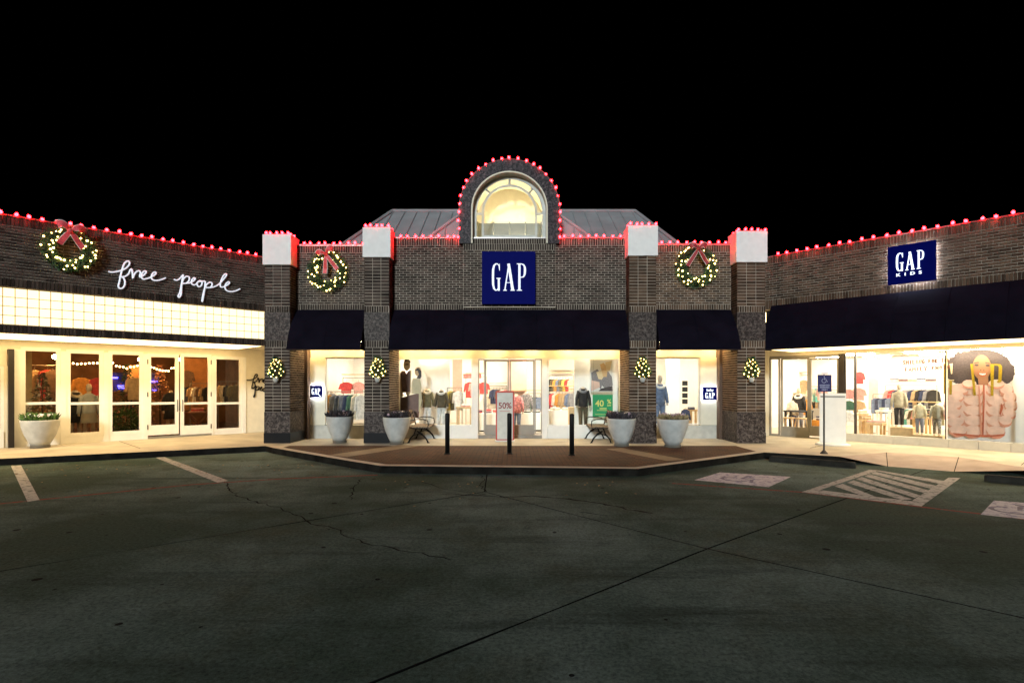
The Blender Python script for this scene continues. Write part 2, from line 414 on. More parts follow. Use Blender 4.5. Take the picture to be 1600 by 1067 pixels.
for q in ([(1085,750),(1125,738),(1236,745),(1201,761)], [(1532,804),(1553,782),(1660,790),(1648,816)]):
    pad = gpoly('symbol_marking', q, PAINTB)
    c = sum((Vector(g(*p)) for p in q), Vector((0, 0))) / 4
    mb = MB(); wheelchair(mb, 0, 0, 0, .85, .035)
    vs = []; a = -48.2*PI/180
    for x, y, z in mb.v: vs.append((c.x + x*math.cos(a) - z*math.sin(a), c.y + x*math.sin(a) + z*math.cos(a), .0055 + max(-.0006, min(.0006, y*.02))))
    mb.v = vs; mb.build('wheelchair_symbol', mat('faded_symbol', (.16, .14, .2), .8, var=.4), pad)
for pp in ([(350,752),(372,775),(440,795),(482,815),(520,826),(566,848),(640,862),(705,875)], [(757,768),(790,778)], [(757,768),(751,758),(756,748),(750,742)],
           [(565,748),(552,765),(549,780)], [(660,752),(700,765),(757,772)], [(885,778),(960,790),(1000,795)], [(905,800),(950,806)]):
    gline('crack', pp, .022, JOINT, .0025, .035)
for pp in ([(690,771),(770,776),(830,775),(905,781),(1020,802)], ):
    gline('crack', pp, .05, mat('tar_sealant', (.014, .014, .013), .9, var=.4, spec=.02), .0022, .05)

# ------------------------------------------------------------------ sidewalk
SW = .15
e = lambda px, py: g(px, py, SW)
edge = [(-26, 3.4), e(0, 716.5), e(415, 696.5), e(427, 699.5), e(547, 720), e(595, 727.5), e(998, 732), e(1195, 706.5), e(1311, 713)]
ramp0, ramp1 = g(1387, 728.7), g(1491, 737)
tail = [(10.15, 10.42), (24, -2.0)]
back = [(34, 6), (13, 22), (7, 20.5), (-7, 20.5), (-16, 20), (-34, 4)]
rin = [(9.05, 13.15), (10.1, 12.3)]      # inner edge of the dropped kerb
poly = edge + [rin[0], rin[1]] + tail + back
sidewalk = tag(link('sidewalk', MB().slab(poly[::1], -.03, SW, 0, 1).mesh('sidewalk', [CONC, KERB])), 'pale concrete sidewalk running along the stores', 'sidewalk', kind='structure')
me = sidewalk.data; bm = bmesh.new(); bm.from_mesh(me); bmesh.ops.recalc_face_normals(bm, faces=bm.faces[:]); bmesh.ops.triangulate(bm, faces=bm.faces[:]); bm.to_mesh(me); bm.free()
# dropped kerb ramp with two flared sides
RAMPM = mat('ramp_concrete', (.36, .28, .23), .8, var=.2, scale=2, bump=.25, bscale=70)
E8 = edge[-1]
rm = MB()
V = [(ramp0[0], ramp0[1], .006), (ramp1[0], ramp1[1], .006), (rin[1][0], rin[1][1], SW), (rin[0][0], rin[0][1], SW), (E8[0], E8[1], SW), (tail[0][0], tail[0][1], SW)]
rm.add(V, [(0, 1, 2, 3), (4, 0, 3), (1, 5, 2)])
rm.build('ramp', RAMPM, sidewalk)
gline_mid = MB()
for p, q in ((V[0], V[3]), (V[1], V[2])):
    gline_mid.tube([(p[0], p[1], p[2]-.004), (q[0], q[1], q[2]-.004)], .009, 5)
gline_mid.build('ramp_joint', JOINT, sidewalk)
# kerb nosing strips, brick paving, bands, joints
def inner(p, q, d):
    p, q = Vector(p), Vector(q); t = (q-p).normalized(); n = Vector((-t.y, t.x)); return tuple(p + n*d), tuple(q + n*d)
pv = [(-5.95, 14.14), (-3.42, 11.86), (-2.60, 11.20), (2.44, 10.80), (5.98, 13.32), (5.98, 14.55), (-5.95, 14.55)]
paving = flat('brick_paving', pv, SW + .004, PAVE, None); tag(paving, 'reddish brown brick paving before the middle store', 'paving', kind='structure')
for p0, p1, wd in (((-4.0, 12.45), (-2.75, 14.6), .62), ((3.55, 11.75), (2.6, 13.9), .5)):
    d = (Vector(p1) - Vector(p0)).normalized(); n = Vector((-d.y, d.x)) * wd/2
    flat('concrete_band', [tuple(Vector(p0)+n), tuple(Vector(p0)-n), tuple(Vector(p1)-n), tuple(Vector(p1)+n)], SW + .008, mat('band_concrete', (.17, .12, .06), .8, var=.2, scale=3, bump=.2), paving)
for u in (-3.0, -6.1, -9.2):
    x, y = LF.w(u, 2.7); x2, y2 = LF.w(u, .25); mb = MB(); mb.tube([(x, y, SW-.002), (x2, y2, SW-.002)], .008, 5); mb.build('walk_joint', JOINT, sidewalk)
for u in (1.5, 5.5, 8.4):
    x, y = RF.w(u, 1.3); x2, y2 = RF.w(u, -1.2); mb = MB(); mb.tube([(x, y, SW-.002), (x2, y2, SW-.002)], .008, 5); mb.build('walk_joint', JOINT, sidewalk)

# ================================================================== buildings
def building(fr, label):
    return thing('store_building', label, 'building', (fr.o.x, fr.o.y, 0), fr.a)
CB = building(CF, 'dark brick store with arched window, four white capped pillars and three navy awnings')
LB = building(LF, 'dark brick store with glowing glass block band above white framed doors')
RB = building(RF, 'brown brick store with one long navy awning over its wide display window')

def brick_wall(fr, parent, u0, u1, z0, z1, w, thick, m, single=0, soldier=(.2, .2)):
    """backing wall in mortar, brick field on it; `single` of the biggest bricks become objects of their own"""
    wall = box(u0, u1, w, w + thick, z0, z1).build('wall', MORTAR, parent)
    field = MB(); zs0, zs1 = z0 + soldier[0], z1 - soldier[1]
    if soldier[0]: brick_face(field, u0, u1, z0, zs0, w, 'soldier')
    if soldier[1]: brick_face(field, u0, u1, zs1, z1, w, 'soldier')
    cells = list(brick_cells(u0, u1, zs0, zs1, 'run'))
    chosen = set()
    if single:
        def px(c):
            x, y = fr.w((c[0]+c[1])/2, w); return 800 + F*x/y if y > 1 else -999
        ok = [i for i, c in enumerate(cells) if c[4] and 5 < px(c) < 1595]
        ok.sort(key=lambda i: fr.w((cells[i][0]+cells[i][1])/2, w)[1]); chosen = set(ok[:single])
        c0 = cells[ok[0]]; bw, bh = (c0[1]-c0[0])/2, (c0[3]-c0[2])/2
        bme = MB().box(-bw, bw, -.014, .002, -bh, bh, 0, ('k',)).mesh('brick', m)
    for i, (a, b, c, d, full) in enumerate(cells):
        ee = random.uniform(-.003, .003)
        if i in chosen:
            o = link('brick', bme, wall); o.location = ((a+b)/2, w + ee, (c+d)/2)
        else: field.box(a, b, w - .014 + ee, w + .002, c, d, 0, ('k',))
    tag(field.build('brick_field', m, wall), kind='stuff')
    return wall

# ---------------------------------------------------------------- middle store
PZ0 = SW
pillars = [(-6.92, -6.205, 5.13, 5.97), (-4.13, -3.43, 5.34, 6.17), (3.27, 4.03, 5.38, 6.22), (6.29, 7.08, 5.2, 6.06)]
for i, (x0, x1, zc, zt) in enumerate(pillars):
    core = box(x0+.012, x1-.012, .012, 1.3, PZ0, zc).build('pillar', MORTAR, CB)
    box(x0-.012, x1+.012, -.012, 1.3, PZ0, PZ0+.29).build('plinth', PLINTH if i < 2 else GRANITE, core)
    box(x0-.004, x1+.004, -.004, 1.3, PZ0+.29, PZ0+.87).build('granite_base', GRANITE, core)
    zb = [PZ0+.87, 2.82, 3.02, 3.80, 3.98, zc]
    box(x0-.004, x1+.004, -.004, .42, zb[2], zb[3]).build('granite_band', GRANITE, core)
    fb = MB()
    for a, b, bond in ((zb[0], zb[1], 'stack'), (zb[1], zb[2], 'soldier'), (zb[3], zb[4], 'soldier'), (zb[4], zb[5], 'stack')):
        brick_face(fb, x0, x1, a, b, .012, bond)
        for sg, xx in ((-1, x0+.012), (1, x1-.012)):
            brick_side(fb, xx, sg, .012, 1.3, a, b, 'soldier' if bond == 'soldier' else 'run')
    tag(fb.build('brick_field', BRICK if i < 2 else BRICK_T, core), kind='stuff')
    box(x0-.035, x1+.04, -.035, .55, zc, zt).build('cap', CAP, core)
WF = .42                                     # fascia plane behind the pillar fronts
bays = [(pillars[0][1], pillars[1][0], 5.76, BRICK), (pillars[1][1], pillars[2][0], 5.97, BRICK), (pillars[2][1], pillars[3][0], 5.78, BRICK_T)]
for u0, u1, zt, m in bays:
    brick_wall(CF, CB, u0, u1, 3.93, zt, WF, .3, m, 0, (.16, .2))
    box(u0, u1, WF-.03, WF+.33, zt, zt+.035).build('coping', mat('coping_metal', (.4, .36, .34), .4, metal=.5), CB)
# sign bay proud of the fascia
ub0, ub1 = CF.u(724, .3), CF.u(868, .3)
zsb = CF.z(796, 381, .3)
sb = box(ub0, ub1, .3, WF+.01, 3.98, zsb).build('sign_bay', MORTAR, CB)
fb = MB(); brick_face(fb, ub0, ub1, 4.0, zsb-.19, .3); brick_face(fb, ub0, ub1, zsb-.19, zsb, .3, 'soldier')
tag(fb.build('brick_field', BRICK, sb), kind='stuff')
# arched dormer
ua = CF.u(796, WF); Ro = 78/F*(15.2+.3); Ri = 57.5/F*(15.2+.3); zs = CF.z(796, 328, .3)
def arch_pts(r, n=28): return [(ua + r*math.cos(PI - PI*i/n), zs + r*math.sin(PI*i/n)) for i in range(n+1)]
def arch_ring(mb, r0, r1, y0, y1, zb, mi=0, n=28):
    o = [(ua-r1, zb)] + arch_pts(r1, n) + [(ua+r1, zb)]; q = [(ua-r0, zb)] + arch_pts(r0, n) + [(ua+r0, zb)]
    k = len(o)
    v = [(x, y0, z) for x, z in o] + [(x, y0, z) for x, z in q] + [(x, y1, z) for x, z in o] + [(x, y1, z) for x, z in q]
    f = []
    for i in range(k-1):
        f += [(i, i+k, i+1+k, i+1), (i+2*k, i+1+2*k, i+1+3*k, i+3*k), (i, i+1, i+1+2*k, i+2*k), (i+k, i+3*k, i+1+3*k, i+1+k)]
    f += [(0, 2*k, 3*k, k), (k-1, 2*k-1, 4*k-1, 3*k-1)]
    return mb.add(v, f, mi)
arch_ring(MB(), Ri+.035, Ro, .26, 2.6, zsb+.004).build('arch_surround', make_granite('dark_granite', (.012, .010, .012), (.05, .04, .045), (.10, .08, .085)), CB)
lin = arch_ring(MB(), Ri, Ri+.04, .245, 2.5, zsb+.008).build('arch_lining', CREAM, CB)
aw = link('arch_window', None, CB)
wy = .52
def aring(r0, r1, zb): arch_ring(MB(), r0, r1, wy, wy+.05, zb).build('frame', mat('grey_white_frame', (.55, .55, .5), .5), aw)
aring(Ri-.10, Ri-.002, zsb+.01)
r2 = 42/F*15.6; aring(r2-.03, r2+.03, zsb+.01)
for z_ in (CF.z(796, 369.5, wy), ):
    box(ua-r2, ua+r2, wy-.004, wy+.046, z_-.03, z_+.03).build('muntin', MATS['grey_white_frame'], aw)
    box(ua-.028, ua+.028, wy-.002, wy+.044, zsb+.01, z_-.03).build('muntin', MATS['grey_white_frame'], aw)
zt_ = CF.z(796, 334, wy)
for s_ in (-1, 1):
    box(min(ua+s_*r2, ua+s_*(Ri-.07)), max(ua+s_*r2, ua+s_*(Ri-.07)), wy-.004, wy+.046, zt_-.028, zt_+.028).build('muntin', MATS['grey_white_frame'], aw)
for dg in (45, 90, 135):
    a = math.radians(dg); mb = MB()
    mb.tube([(ua+r2*math.cos(a), wy+.02, zs+r2*math.sin(a)), (ua+(Ri-.06)*math.cos(a), wy+.02, zs+(Ri-.06)*math.sin(a))], .03, 4); mb.build('muntin', MATS['grey_white_frame'], aw)
gp = [(ua-Ri+.03, zsb+.02)] + [(ua + (Ri-.03)*math.cos(PI - PI*i/24), zs + (Ri-.03)*math.sin(PI*i/24)) for i in range(25)] + [(ua+Ri-.03, zsb+.02)]
MB().add([(x, wy+.025, z) for x, z in gp], [tuple(range(len(gp)))]).build('pane', GLASS, aw)
# lit attic niche behind the arched window: back wall, floor, lower rounded screen, lamp on its floor
bk = [(ua-Ri-.02, zsb-.1)] + arch_pts(Ri+.02) + [(ua+Ri+.02, zsb-.1)]
MB().prism(bk, 1.6, 1.66).build('niche_wall', CREAM, CB)
box(ua-Ri-.02, ua+Ri+.02, WF+.32, 2.35, zsb-.1, zsb).build('niche_floor', CREAM, CB)
box(ua-.7, ua+.7, .8, .95, zsb+.02, zsb+.06).build('niche_lamp', ARCH_L, CB)

# metal hip roofs behind the parapets
def roof_quad(name, pts, seams, axis):
    r = MB().add(pts, [tuple(range(len(pts)))]).build(name, ROOFM, CB)
    for a, b in seams:
        MB().tube([Vector(a)+Vector((0, -.01, .015)), Vector(b)+Vector((0, -.01, .015))], .022, 4).build('seam', ROOFM, r)
    return r
ze, wr = 5.55, 4.4
zr = CF.z(660, 331, wr); xl, xr = CF.u(613, wr), CF.u(992, wr)
el, er = CF.u(512, .85), CF.u(1082, .85); zrr = zr + .14
sl = lambda x, f_: (x, .8 + (wr-.8)*f_, ze + (zr-ze)*f_)
seams = []
for k in range(27):
    x = el + .3 + k*.43
    top = 1.0 if xl <= x <= xr else ((x-el)/(xl-el) if x < xl else (er-x)/(er-xr))
    if 0 < top <= 1 and x < er: seams.append((sl(x, 0), sl(x, top)))
roof_quad('roof', [(el, .8, ze), (er, .8, ze), (xr, wr, zr), (xl, wr, zr)], seams, 0)
box(el, er, .78, 9, 5.0, ze-.02).build('roof_deck', mat('roof_deck', (.1, .1, .1), .9), CB)
MB().add([(el, .8, ze), (xl, wr, zr), (xl, 8, zr), (el, 8, ze)], [(0, 1, 2, 3)]).build('roof', ROOFM, CB)
MB().add([(er, .8, ze), (er, 8, ze), (xr, 8, zr), (xr, wr, zr)], [(0, 1, 2, 3)]).build('roof', ROOFM, CB)
MB().add([(el, 8, ze), (xl, wr+.01, zr), (xr, wr+.01, zr), (er, 8, ze)], [(0, 1, 2, 3)]).build('roof', ROOFM, CB)
for a, b in (((el, .8, ze), (xl, wr, zr)), ((xr, wr, zr), (er, .8, ze)), ((xl, wr, zr), (xr, wr, zr))):
    MB().tube([Vector(a)+Vector((0, -.02, .03)), Vector(b)+Vector((0, -.02, .03))], .055, 6).build('hip_cap', ROOFM, CB)
# middle pavilion roof in front of it
pl, pr = CF.u(640, .8), CF.u(952, .8); zp = 8.62; pa = (ua, 3.0, zp)
P0, P1 = (pl, .78, ze+.12), (pr, .78, ze+.12)
pseams = []
for k in range(1, 12):
    x = pl + (pr-pl)*k/12; f_ = 1 - abs(x-ua)/(pr-ua) if x > ua else 1 - (ua-x)/(ua-pl)
    f_ = max(0, min(1, f_)); pseams.append(((x, .78, ze+.12), (x, .78+(3-.78)*f_, ze+.12+(zp-ze-.12)*f_)))
roof_quad('roof', [P0, P1, pa], pseams, 0)
MB().add([P0, pa, (ua, 5.2, zp), (pl, 4, ze+.12)], [(0, 1, 2, 3)]).build('roof', ROOFM, CB)
MB().add([P1, (pr, 4, ze+.12), (ua, 5.2, zp), pa], [(0, 1, 2, 3)]).build('roof', ROOFM, CB)
for a in (P0, P1): MB().tube([Vector(a)+Vector((0, -.02, .03)), Vector(pa)+Vector((0, -.02, .03))], .06, 6).build('hip_cap', ROOFM, CB)

# awnings
def awning(parent, u0, u1, wtop, wbot, zt, zb, fr=None):
    n = 7; prof = []
    for i in range(n+1):
        t = i/n; prof.append((wtop + (wbot-wtop)*(t + .16*math.sin(PI*t)), zt + (zb-zt)*t))
    k = max(2, int((u1-u0)/.5)); mb = MB()
    vs = [(u0 + (u1-u0)*j/k, y + random.uniform(-.006, .006)*(0 < i < n), z) for j in range(k+1) for i, (y, z) in enumerate(prof)]
    mb.add(vs, [(j*(n+1)+i, (j+1)*(n+1)+i, (j+1)*(n+1)+i+1, j*(n+1)+i+1)[::-1] for j in range(k) for i in range(n)])
    for u in (u0, u1):
        pts = [(u, y, z) for y, z in prof] + [(u, wtop, zb)]; mb.add(pts, [tuple(range(len(pts)))])
    a = mb.build('awning', AWN, parent)
    MB().tube([(u0, wbot, zb), (u1, wbot, zb)], .014, 5).build('frame_bar', DARKM, a)
    for j in range(2, k-1, 2):
        u = u0 + (u1-u0)*j/k
        MB().tube([(u, y-.004, z) for y, z in prof], .007, 4).build('seam', AWN, a)
    for j in range(1, k):
        u = u0 + (u1-u0)*j/k
        MB().tube([(u, wbot+.02, zb+.01), (u, wtop, zb+.25)], .011, 4).build('frame_strut', DARKM, a)
    return a
zat, zab = 3.93, 2.74
awning(CB, pillars[0][1]+.02, pillars[1][0]-.02, WF-.02, -.32, zat, zab)
awning(CB, pillars[1][1]+.02, pillars[2][0]-.02, WF-.02, -.22, zat, zab)
awning(CB, pillars[2][1]+.02, pillars[3][0]-.02, WF-.02, -.32, zat, zab)

# storefront of the middle store
WS = 1.32; FL0 = SW + .021
def rect_frame(parent, fr, w, px0, py0, px1, py1, mframe, fw=.045, name='window', glass=True, depth=.06):
    u0, u1 = fr.u(px0, w), fr.u(px1, w); um = (px0+px1)/2
    z1, z0 = fr.z(um, py0, w), fr.z(um, py1, w)
    o = link(name, None, parent)
    MB().box(u0, u0+fw, w, w+depth, z0, z1).box(u1-fw, u1, w, w+depth, z0, z1).box(u0+fw, u1-fw, w, w+depth, z1-fw, z1).box(u0+fw, u1-fw, w, w+depth, z0, z0+fw).build('frame', mframe, o)
    if glass: MB().add([(u0+fw, w+.03, z0+fw), (u1-fw, w+.03, z0+fw), (u1-fw, w+.03, z1-fw), (u0+fw, w+.03, z1-fw)], [(0, 1, 2, 3)]).build('pane', GLASS, o)
    return o, u0, u1, z0, z1
zh = CF.z(800, 560, WS)           # top of glass
zsill = CF.z(700, 665, WS)
xa, xb = pillars[0][1], pillars[3][0]
box(xa, xb, WS, WS+.2, zh, 3.05).build('header', CREAM, CB)
box(xa-.1, xb+.1, -.0+WF+.31, WS+7, 3.05, 3.12).build('soffit', CREAM, CB)
for px0, px1 in ((624, 739), (856, 970)):
    u0, u1 = CF.u(px0, WS), CF.u(px1, WS); box(u0, u1, WS-.03, WS+.2, SW, zsill-.003).build('sill_panel', WHITE, CB)
rect_frame(CB, CF, WS, 617, 560, 738, 665, WHITE, .03); rect_frame(CB, CF, WS, 856, 560, 976, 665, WHITE, .03)
for px0, px1 in ((738.5, 747), (847, 855.5)):
    box(CF.u(px0, WS), CF.u(px1, WS), WS-.06, WS+.12, SW, zh-.003).build('post', WHITE, CB)
rect_frame(CB, CF, WS+.05, 747.5, 561, 757, 678, ALU, .025, 'sidelight'); rect_frame(CB, CF, WS+.05, 836, 561, 846.5, 678, ALU, .025, 'sidelight')
for (a, b, hx) in ((757.3, 795.6, -1), (796.2, 835.6, 1)):
    o, u0, u1, z0, z1 = rect_frame(CB, CF, WS+.05, a, 562, b, 679, ALU, .05, 'door')
    box(u0+.05, u1-.05, WS+.06, WS+.1, z0+.05, z0+.3).build('kick_rail', ALU, o)
    hu = u1-.09 if hx < 0 else u0+.09
    MB().tube([(hu, WS-.01, 1.0), (hu, WS-.01, 1.45)], .013, 6).build('handle', ALU, o)
for px0, px1, a, b in ((509, 585, 482, 509), (1010, 1093, 1093.5, 1128)):
    rect_frame(CB, CF, WS, px0, 558, px1, 663, WHITE, .03)
    u0, u1 = CF.u(min(px0, a), WS), CF.u(max(px1, b), WS); box(u0, u1, WS-.03, WS+.2, SW, CF.z(540, 664.5, WS)).build('sill_panel', mat('grey_sill', (.5, .48, .42), .6), CB)
    box(CF.u(a, WS), CF.u(b, WS), WS-.04, WS+.15, CF.z(540, 664, WS), zh+.02).build('wall_panel', CREAM, CB)
for s_, u in ((1, pillars[0][1]), (-1, pillars[3][0])):
    mb = MB(); 
    box(min(u, u+s_*.09), max(u, u+s_*.09), 1.05, WS+.1, SW, 3.05).build('return_wall', mat('return_brick', (.1, .06, .04), .8, var=.4, scale=40, bump=.6), CB)
box(pillars[1][0], pillars[1][1], 1.3, WS+.2, SW, 3.05).build('pier_wall', CREAM, CB); box(pillars[2][0], pillars[2][1], 1.3, WS+.2, SW, 3.05).build('pier_wall', CREAM, CB)
for x in (-5.95, -5.2, -4.45, -3.05, -2.3, -1.6, -.5, .6, 1.7, 2.35, 2.95, 4.4, 5.2, 5.98):
    mb = MB(); mb.loft([(x, .98, 3.035, .085, .085), (x, .98, 3.052, .085, .085)], 12); mb.build('downlight', DOWN, CB)
box(CF.u(747.5, WS), CF.u(846.5, WS), WS-.05, WS+.2, SW, CF.z(796, 679.5, WS)).build('threshold', ALU, CB)
# room behind
box(-6.9, 6.9, WS+.2, 9.0, SW-.06, SW+.02).build('shop_floor', mat('shop_floor', (.5, .42, .33), .35, var=.12), CB)
box(-6.9, 6.9, 8.0, 8.15, SW, 3.04).build('back_wall', IWHITE, CB)
for x in (-6.9, 6.75): box(x, x+.15, WS+.2, 8, SW, 3.04).build('side_wall', IWHITE, CB)
box(-3.95, -3.8, WS+.2, 5, SW, 3.04).build('partition', IWHITE, CB); box(3.7, 3.85, WS+.2, 5, SW, 3.04).build('partition', IWHITE, CB)
for x in (-5.4, -2.6, -.9, .9, 2.6, 5.3):
    for y in (2.4, 4.6, 6.6): box(x-.42, x+.42, y-.14, y+.14, 3.0, 3.045).build('ceiling_light', CEIL_L, CB)
for a, b in ((617, 736), (858, 976), (1012, 1092)):
    box(CF.u(a, WS+.2), CF.u(b, WS+.2), WS+.21, 2.39, FL0, FL0+.27).build('display_platform', IWHITE, CB)
# display backdrops and blush walls seen inside
def panel(fr, parent, name, px0, px1, py0, py1, w, m, th=.05):
    um = (px0+px1)/2; return box(fr.u(px0, w), fr.u(px1, w), w, w+th, fr.z(um, py1, w), fr.z(um, py0, w)).build(name, m, parent)
panel(CF, CB, 'display_backdrop', 655, 703, 556, 662, 2.5, IWHITE); panel(CF, CB, 'display_backdrop', 897, 975, 556, 664, 2.4, IWHITE)
panel(CF, CB, 'blush_wall', 707, 722, 560, 640, 6.5, IPINK); panel(CF, CB, 'blush_wall', 794, 823, 560, 640, 7.2, IPINK); panel(CF, CB, 'blush_wall', 857, 897, 548, 578, 7.6, IPINK)
panel(CF, CB, 'display_backdrop', 1040, 1062, 556, 664, 3.2, IWHITE)

# ---------------------------------------------------------------- left store
uL = -14.0
zpL = LF.z(411, 403); zb0 = LF.z(205, 467.5); zb1 = LF.z(205, 518)     # block band top / bottom
zso = LF.z(205, 529.5)
brick_wall(LF, LB, uL, .3, zb0+.02, zpL, 0, .3, BRICK, 300, (.2, .2))
box(uL, .3, -.03, .33, zpL, zpL+.03).build('coping', MATS['coping_metal'], LB)
band = box(uL, .3, .03, .3, zb1, zb0+.02).build('glass_block_band', mat('block_grout', (.42, .30, .15), .8), LB)
bh = (zb0 - zb1) / 4
bme = MB().box(-bh/2+.009, bh/2-.009, -.012, 0, -bh/2+.009, bh/2-.009).mesh('glass_block', BLOCK)
k = 0
while .29 - bh*(k+1) > -7.2:
    for r in range(4):
        o = link('glass_block', bme, band); o.location = (.29 - bh*(k+.5), .025, zb1 + bh*(r+.5))
    k += 1
sw_ = box(uL, .3, 0, .3, zso, zb1-.003).build('lintel', MORTAR, LB)
fb = MB(); brick_face(fb, uL, .3, zso, zb1-.003, 0, 'soldier'); tag(fb.build('brick_field', BRICK, sw_), kind='stuff')
WL = 2.9
box(uL, 1.5, .3, WL+6, zso+.05, zso+.12).build('soffit', CREAM, LB)
box(uL, .15, .12, WL-.35, zso+.012, zso+.045).build('soffit_light', SOFL, LB)
zhL = LF.z(200, 552, WL)
box(uL, 1.5, WL, WL+.2, zhL, zso+.05).build('header', CREAM, LB)
def lz(px, py): return LF.z(px, py, WL)
zbase = lz(250, 680); 
panes = [(37, 90, 547, 686), (108, 157, 551, 671), (174, 219, 553, 669), (338, 374, 561, 663.5)]
for px0, px1, y0, y1 in panes:
    o, u0, u1, z0, z1 = rect_frame(LB, LF, WL-.02, px0-5, y0-4, px1+5, y1+10, WHITE, .1, 'window', True, .08)
    zm = lz((px0+px1)/2, 630); box(u0+.1, u1-.1, WL-.015, WL+.055, zm-.035, zm+.035).build('mid_rail', WHITE, o)
for px0, px1, hs in ((235, 274, 1), (287, 325, -1)):
    o, u0, u1, z0, z1 = rect_frame(LB, LF, WL-.03, px0-5, 553, px1+5.5, 679, WHITE, .1, 'door', True, .07)
    zm = lz((px0+px1)/2, 630); box(u0+.1, u1-.1, WL-.025, WL+.035, zm-.035, zm+.035).build('mid_rail', WHITE, o)
    box(u0+.1, u1-.1, WL-.025, WL+.035, z0+.1, z0+.3).build('bottom_rail', WHITE, o)
    hu = u1-.05 if hs > 0 else u0+.05
    MB().tube([(hu, WL-.06, .95), (hu, WL-.09, .98), (hu, WL-.09, 1.28), (hu, WL-.06, 1.31)], .012, 6).build('handle', BLACK, o)
    hx = u0+.012 if hs > 0 else u1-.012
    for zz_ in (z0+.25, (z0+z1)/2, z1-.25): box(hx-.012, hx+.012, WL-.045, WL-.03, zz_-.07, zz_+.07).build('hinge', BLACK, o)
# mullion posts between the units, base and end wall
for a, b in ((22, 32.5), (94.5, 103.5), (161.5, 169.5), (223.5, 230.5), (330.2, 333.2), (378.8, 384)):
    box(LF.u(a, WL), LF.u(b, WL), WL-.035, WL+.12, SW, zhL-.002).build('post', WHITE, LB)
box(LF.u(384, WL), 1.5, WL-.01, WL+.15, SW, zhL-.002).build('end_wall', CREAM, LB)
for (a, b) in ((32.5, 94.5), (103.5, 161.5), (169.5, 223.5), (333.2, 378.8)):
    box(LF.u(a, WL), LF.u(b, WL), WL-.012, WL+.1, SW, lz((a+b)/2, 676 if b < 200 else 673)-.003).build('base_rail', WHITE, LB)
box(LF.u(12, WL), LF.u(21.5, WL), WL-.2, WL+.15, SW, zhL).build('dark_post', DARKM, LB)
o, u0, u1, z0, z1 = rect_frame(LB, LF, WL, -60, 571, 6, 676, WHITE, .07, 'window')
box(LF.u(-60, WL), LF.u(11, WL), WL-.01, WL+.12, z1+.003, zhL).build('wall_panel', CREAM, LB)
box(LF.u(6.2, WL), LF.u(11.8, WL), WL-.01, WL+.12, SW, z1).build('wall_panel', CREAM, LB)
box(LF.u(-60, WL), LF.u(6, WL), WL-.03, WL+.12, SW, z0-.003).build('sill_panel', WHITE, LB)
box(LF.u(230.5, WL), LF.u(330.2, WL), WL-.04, WL+.14, SW, lz(280, 679.5)).build('threshold', ALU, LB)
# dim room
WARMW = mat('amber_wall', (.55, .27, .10), .8, var=.15); BROWN = mat('brown_wall', (.26, .14, .07), .8, var=.3, scale=2)
box(uL, 2.2, WL+.15, WL+7, SW-.05, SW+.02).build('shop_floor', DWOOD, LB)
box(uL, 2.2, WL+6, WL+6.1, SW, 3.0).build('back_wall', BROWN, LB)
for u in (uL, 1.9): box(u, u+.1, WL+.15, WL+6, SW, 3.0).build('side_wall', BROWN, LB)
panel(LF, LB, 'amber_panel', 200, 221, 570, 620, WL+3.0, WARMW); panel(LF, LB, 'amber_panel', 286, 330, 560, 640, WL+3.2, WARMW)
panel(LF, LB, 'pale_panel', 37, 50, 540, 660, WL+1.3, mat('pale_tan', (.4, .33, .2), .8))
for u, w in ((-4.2, 2.0), (-2.0, 2.2), (-1.0, 1.4), (-6.3, 2.2), (-7.6, 1.2)):
    mb = MB(); mb.ball((u, WL+w, 2.62), .07, 10, 6); o = mb.build('pendant_lamp', ORANGE_L, LB)
    MB().tube([(u, WL+w, 2.68), (u, WL+w, 2.95)], .006, 4).build('cord', BLACK, o)

# ---------------------------------------------------------------- right store
uR = 12.5; WR = 1.5
zpR = RF.z(1205, 402); zaR = RF.z(1400, 457.5)
brick_wall(RF, RB, -.35, uR, zaR-.1, zpR, 0, .3, BRICK_T, 300, (.28, .2))
box(-.35, uR, -.03, .33, zpR, zpR+.03).build('coping', MATS['coping_metal'], RB)
zabR = RF.z(1400, 537, -.75)
awning(RB, .02, uR, -.015, -.75, zaR, zabR)
zsoR = zabR + .015
box(-.3, uR, -.02, WR+7, zsoR+.06, zsoR+.13).build('soffit', CREAM, RB)
box(.1, uR, -.5, WR-.25, zsoR+.005, zsoR+.05).build('soffit_light', SOFR, RB)
zwt = RF.z(1450, 549, WR); zst = RF.z(1450, 684.2, WR)
box(-1.6, uR, WR, WR+.07, zwt+.02, zsoR+.06).build('header', CREAM, RB)
u0 = RF.u(1320, WR)
box(RF.u(1202, WR), RF.u(1310.5, WR), WR-.03, WR+.2, SW, RF.z(1264, 683, WR)).build('threshold', ALU, RB)
box(-1.6, RF.u(1201.5, WR), WR-.02, WR+.2, SW, zsoR+.055).build('end_wall', CREAM, RB)
box(2.9, uR-.2, WR+.08, WR+.2, zwt+.021, zwt+.05).build('added_poster_light', CEIL_L, RB)  # added light strip inside the glass, brightens the front of the poster
tiles = link('sill_wall', None, RB); x = u0; 
tm = mat('grey_tile', (.46, .44, .38), .5, var=.08)
while x < uR - .3:
    box(x+.003, x+.597, WR-.06, WR+.15, SW, zst).build('tile', tm, tiles); x += .6
